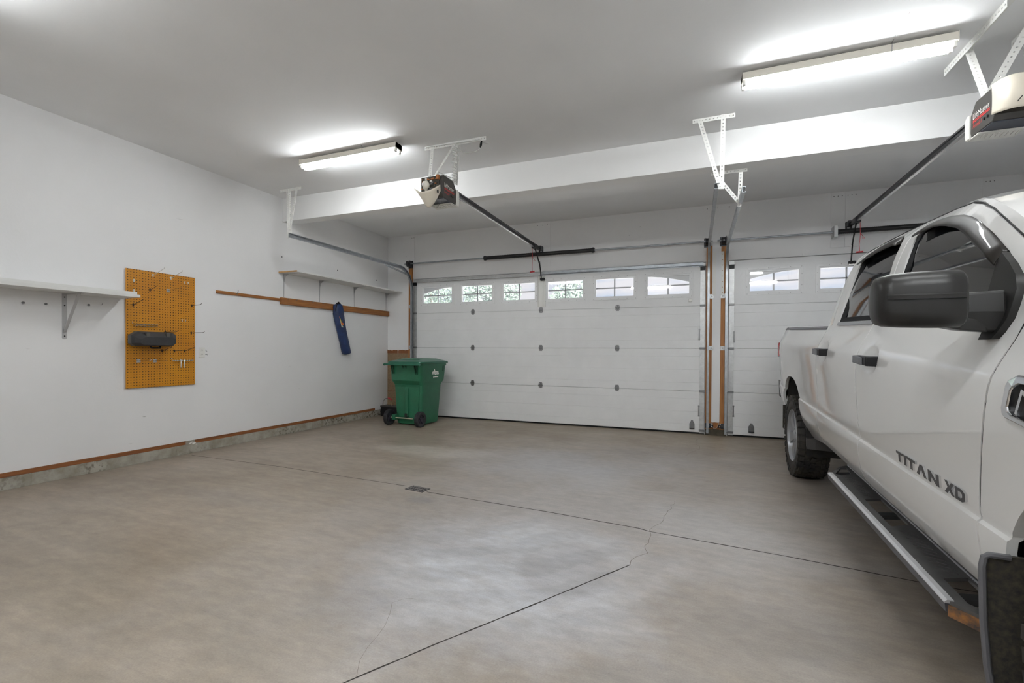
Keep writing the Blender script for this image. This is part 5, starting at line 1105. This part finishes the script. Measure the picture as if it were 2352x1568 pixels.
b.obox(TP(-1.125, 0, 1.400), RT*.85, FW*.012, V((0, 0, .008)), 1); b.build('tonneau_cover', [mat('tonneau_vinyl', (.32, .32, .33), .5), M_BLACK], truck, bevel=.003)
# added dark boxes filling the body so panel gaps read as shade
b = B()
b.obox(TP(1.75, 0, .78), RT*.60, FWR*2.9, V((0, 0, .28))); b.obox(TP(2.08, 0, .95), RT*.865, FWR*1.05, V((0, 0, .40))); b.obox(TP(-.1, 0, 1.25), RT*.86, FWR*1.0, V((0, 0, .10)))
b.obox(TP(1.9, 0, 1.6), RT*.66, FWR*.72, V((0, 0, .24))); b.obox(TP(3.9, 0, 1.19), RT*.80, FWR*.62, V((0, 0, .10)))
b.build('dark_core', M_DARK, truck)
WHEELS = [(-.05, 1), (3.74, 1), (-.05, -1), (3.74, -1)]
for s, sd in WHEELS:
    b = B(); rows = []
    for i in range(25):
        a = math.radians(-20+220*i/24); r0 = .50
        rows.append([TP(s-.05*(s < 1)+r0*math.cos(a), sd*w_, .46+.50*math.sin(a)) for w_ in (.62, .93)])
    b.loft(rows); b.add([p for r in rows for p in r[:1]]+[TP(s, sd*.62, .4)], [(i, i+1, 25) for i in range(24)])
    wl = b.build('wheel_arch_liner', mat('arch_liner', (.028, .026, .023), .9, col2=(.012, .012, .012), vs=12), truck)
# wheels
TRR = .385
def make_wheel():
    c = TP(-.05, 0, 0)+RT*(HW-.008); c.z = TRR; ax = -RT
    t = B().lathe([(.235, .012), (.25, .004), (.29, -.004), (.335, .0), (.356, .014), (.368, .034), (.372, .08), (.372, .17), (.370, .205), (.358, .225), (.33, .236), (.25, .232), (.235, .22)], c, ax, 64, caps=False)
    u = V((0, 0, 1)); v = ax.cross(u); rg = random.Random(9)
    n = 38
    for i in range(n):
        for j, (o0, wd, ph, sk) in enumerate(((.022, .030, 0, .25), (.064, .038, .5, -.5), (.106, .036, .1, .55), (.148, .038, .6, -.55), (.188, .030, .2, -.25))):
            an = 2*math.pi*(i+ph)/n; d = u*math.cos(an)+v*math.sin(an); tt = -u*math.sin(an)+v*math.cos(an)
            a2 = (ax+tt*sk*.5).normalized(); t3 = d.cross(a2).normalized()
            r = .376 if j in (1, 2, 3) else .371
            t.obox(c+ax*(o0+.006)+d*r, a2*wd*.5, t3*.0245*(1 if j in (0, 4) else .92), d*.0085)
        an = 2*math.pi*(i)/n; d = u*math.cos(an)+v*math.sin(an); tt = -u*math.sin(an)+v*math.cos(an)
        for o0 in (.004, .228):
            t.obox(c+ax*o0+d*(.352 if i % 2 else .347), ax*.010, tt*.020, d*.024)
    wo = t.build('wheel', mat('tyre_rubber', (.020, .020, .021), .75, col2=(.045, .038, .028), vs=7), truck, ang=35, loc=c)
    r = B().lathe([(.20, .06), (.222, .03), (.236, .006), (.240, .0), (.243, .004), (.243, .02), (.236, .21)], c, ax, 64, caps=False)
    for i in range(6):
        an = 2*math.pi*i/6+.3; d = u*math.cos(an)+v*math.sin(an); tt = -u*math.sin(an)+v*math.cos(an)
        r.loft([[c+ax*o1+d*rr+tt*wd, c+ax*(o1+.035)+d*rr+tt*wd, c+ax*(o1+.035)+d*rr-tt*wd, c+ax*o1+d*rr-tt*wd] for rr, o1, wd in ((.035, .030, .030), (.10, .026, .036), (.17, .020, .046), (.228, .022, .066))], closed=True, caps=True)
    r.lathe([(.001, .012), (.03, .014), (.036, .02), (.075, .028), (.08, .04), (.07, .07)], c, ax, 32)
    for i in range(6):
        an = 2*math.pi*i/6; d = u*math.cos(an)+v*math.sin(an); r.cyl(c+d*.058+ax*.034, c+d*.058+ax*.018, .009, n=6)
    r.build('rim', mat('alloy', (.40, .41, .43), .28, .45), wo, ang=40)
    B().lathe([(.19, .10), (.05, .10), (.05, .14), (.19, .14)], c, ax, 32, caps=False).build('brake_disc', M_DSTEEL, wo, ang=40)
    return wo, c
wheel0, c0 = make_wheel()
for s, sd in WHEELS[1:]:
    c = TP(s, 0, 0)+RT*(HW-.008)*sd; c.z = TRR
    w2 = wheel0.copy(); COL.objects.link(w2); w2.parent = truck; w2.location = wheel0.location+(c-c0)
    if sd < 0: w2.rotation_euler = (0, 0, math.pi)
    for ch in wheel0.children:
        k = ch.copy(); COL.objects.link(k); k.parent = w2
# mud flaps
b = B().plate([(HW-.25, .33), (HW-.03, .33), (HW-.005, .36), (HW-.005, .60), (HW-.25, .60)], [], lambda u, v, t: TP(-.53-t, u, v), .008); b.build('mud_flap', M_MUD, truck)
b = B().loft([[TP(s, w_, h) for s, h in ((s0, .46), (s0+.02, .385), (s0+.05, .37), (s0+.06, .46))] for w_, s0 in ((HW-.04, .40), (HW-.10, .42), (HW-.22, .44))], closed=True, caps=True); b.build('mud_flap', mat('flap_grey', (.045, .043, .042), .55), truck)
rows = []
for h, w1, sp in ((.735, .052, 0), (.745, .035, .01), (.72, .060, 0)): pass
b = B(); o = [(HW-.22, .735), (HW+.046, .735), (HW+.056, .728), (HW+.060, .70), (HW+.056, .55), (HW+.046, .42), (HW+.034, .34), (HW+.022, .30), (HW-.22, .24)]
b.plate(o, [], lambda u, v, t: TP(3.315-t, u, v), .012)
lip = [TP(3.318, HW+.0, .735)]+[TP(3.318, p[0], p[1]) for p in o[1:8]]
b.tube(lip, .009, 8, mi=1); b.build('mud_flap', [M_MUD, mat('flap_lip', (.11, .11, .12), .5)], truck, ang=40)
# step bar
OUT = [(1.26, HW-.13), (1.275, HW-.110), (1.31, HW-.073), (1.49, HW+.022), (3.035, HW+.020), (3.10, HW-.03), (3.19, HW-.085), (3.20, HW-.135)]
H1 = [(1.335, HW-.072), (1.325, HW-.108), (1.475, HW-.095), (1.53, HW-.03), (1.50, HW-.004)]
H2 = [(1.985, HW-.028), (1.945, HW-.112), (2.31, HW-.112), (2.365, HW-.028)]
H3 = [(2.86, HW-.03), (2.825, HW-.115), (3.07, HW-.115), (3.06, HW-.055), (3.03, HW-.03)]
slots = []
for i in range(10): s = 1.575+.037*i; slots.append([(s-.004, HW-.038), (s+.018, HW-.088), (s+.028, HW-.088), (s+.006, HW-.038)])
for i in range(11): s = 2.415+.036*i; slots.append([(s-.004, HW-.042), (s+.022, HW-.100), (s+.032, HW-.100), (s+.006, HW-.042)])
SH = .455
so = B().plate(OUT, [H1, H2, H3]+slots, lambda u, v, t: TP(u, v, SH-t), .012).build('step_bar', mat('step_black', (.085, .083, .082), .5, var=.3, vs=12, bump=.05, bs=120), truck)
b = B(); o1, o2 = OUT[3], OUT[4]
b.loft([[TP(s, w_+e, SH+z) for e, z in ((-.012, .004), (.006, .004), (.014, -.004), (.014, -.008), (-.012, -.008))] for s, w_ in (o1, o2)], closed=True, caps=True); b.build('edge_strip', mat('step_silver', (.74, .74, .76), .3, .4), so)
b = B(); b.loft([[TP(s, w_+e, SH+z) for e, z in ((-.010, -.009), (.013, -.009), (.010, -.038), (-.010, -.038))] for s, w_ in (o1, o2)], closed=True, caps=True); b.build('edge_tube', mat('step_tube', (.10, .10, .115), .4, .4), so)
rust = mat('rusty_metal', (.30, .13, .035), .85, col2=(.06, .045, .04), vs=40)
b = B(); b.loft([[TP(p[0], p[1], SH-.012), TP(p[0]+.004, p[1]+.006, SH-.012), TP(p[0]+.004, p[1]+.006, SH-.05), TP(p[0], p[1], SH-.05)] for p in OUT[4:7]], closed=True, caps=True); b.build('rusty_end', rust, so)
b = B(); b.loft([[TP(s, HW-.135+e, SH+z) for e, z in ((0, -.012), (0, .006), (.008, .008), (.010, -.012))] for s in (1.26, 3.2)], closed=True, caps=True); b.build('inner_lip', MATS['step_silver'], so)
for s in (1.42, 2.15, 2.95): B().beam(TP(s, HW-.02, SH-.03), TP(s, HW-.35, SH+.01), .05, .02).build('mount_arm', M_DARK, so)
# fender vent
va = [(3.36, 1.252), (3.33, 1.235), (3.321, 1.22), (3.308, 1.155), (3.312, 1.138), (3.33, 1.128), (3.60, 1.09), (3.66, 1.10), (3.62, 1.22), (3.58, 1.25)]
cc = (3.47, 1.175); vi = [(cc[0]+(p[0]-cc[0])*.82, cc[1]+(p[1]-cc[1])*.70) for p in va]
fv = B().plate(va, [vi], lambda u, v, t: TP(u, surf(u, v, 0, False)+t-.004, v), .022).build('fender_vent', M_CHROME, truck, bevel=.004)
b = B().plate(vi, [], lambda u, v, t: TP(u, surf(u, v, 0, False)+t-.002, v), .004)
for i in range(4): b.beam(TP(3.36+.07*i, surf(3.4, 1.17, .006, False), 1.14), TP(3.39+.07*i, surf(3.4, 1.17, .006, False), 1.215), .01, .01, RT, 1)
b.build('vent_mesh', [M_BLACK, M_CHROME], fv)
# badge letters on the front door
A_, H_ = .0, 1.
GL = {'T': [[(0, .74), (0, 1), (1, 1), (1, .74), (.66, .74), (.66, 0), (.34, 0), (.34, .74)]], 'I': [[(0, 0), (0, 1), (1, 1), (1, 0)]],
      'A': [[(0, 0), (.36, 1), (.66, 1), (1, 0), (.72, 0), (.5, .62), (.28, 0)]],
      'N': [[(0, 0), (0, 1), (.28, 1), (.72, .42), (.72, 1), (1, 1), (1, 0), (.72, 0), (.28, .58), (.28, 0)]],
      'X': [[(0, 0), (.34, .52), (.04, 1), (.36, 1), (.52, .72), (.70, 1), (1, 1), (.68, .52), (1, 0), (.68, 0), (.5, .3), (.32, 0)]],
      'D': [[(0, 0), (0, 1), (.68, 1), (1, .78), (1, .22), (.68, 0)], [(.30, .26), (.30, .74), (.58, .74), (.70, .62), (.70, .38), (.58, .26)]]}
badge = B()
fdoor = [o for o in truck.children if o.name.startswith('front_door')][0]
for ch, s0, wd in (('T', 2.483, .072), ('I', 2.566, .028), ('T', 2.604, .077), ('A', 2.690, .092), ('N', 2.794, .090), ('X', 2.922, .074), ('D', 2.999, .066)):
    pl = GL[ch]; mp = lambda q: (s0+q[0]*wd, .797+q[1]*.044)
    badge.plate([mp(q) for q in pl[0]], [[mp(q) for q in h] for h in pl[1:]], lambda u, v, t: TP(u, surf(u, v, .007-t, False), v), .009, mi=0, mside=1)
badge.build('badge', [mat('badge_face', (.075, .075, .08), .3, .4), M_CHROME], fdoor)
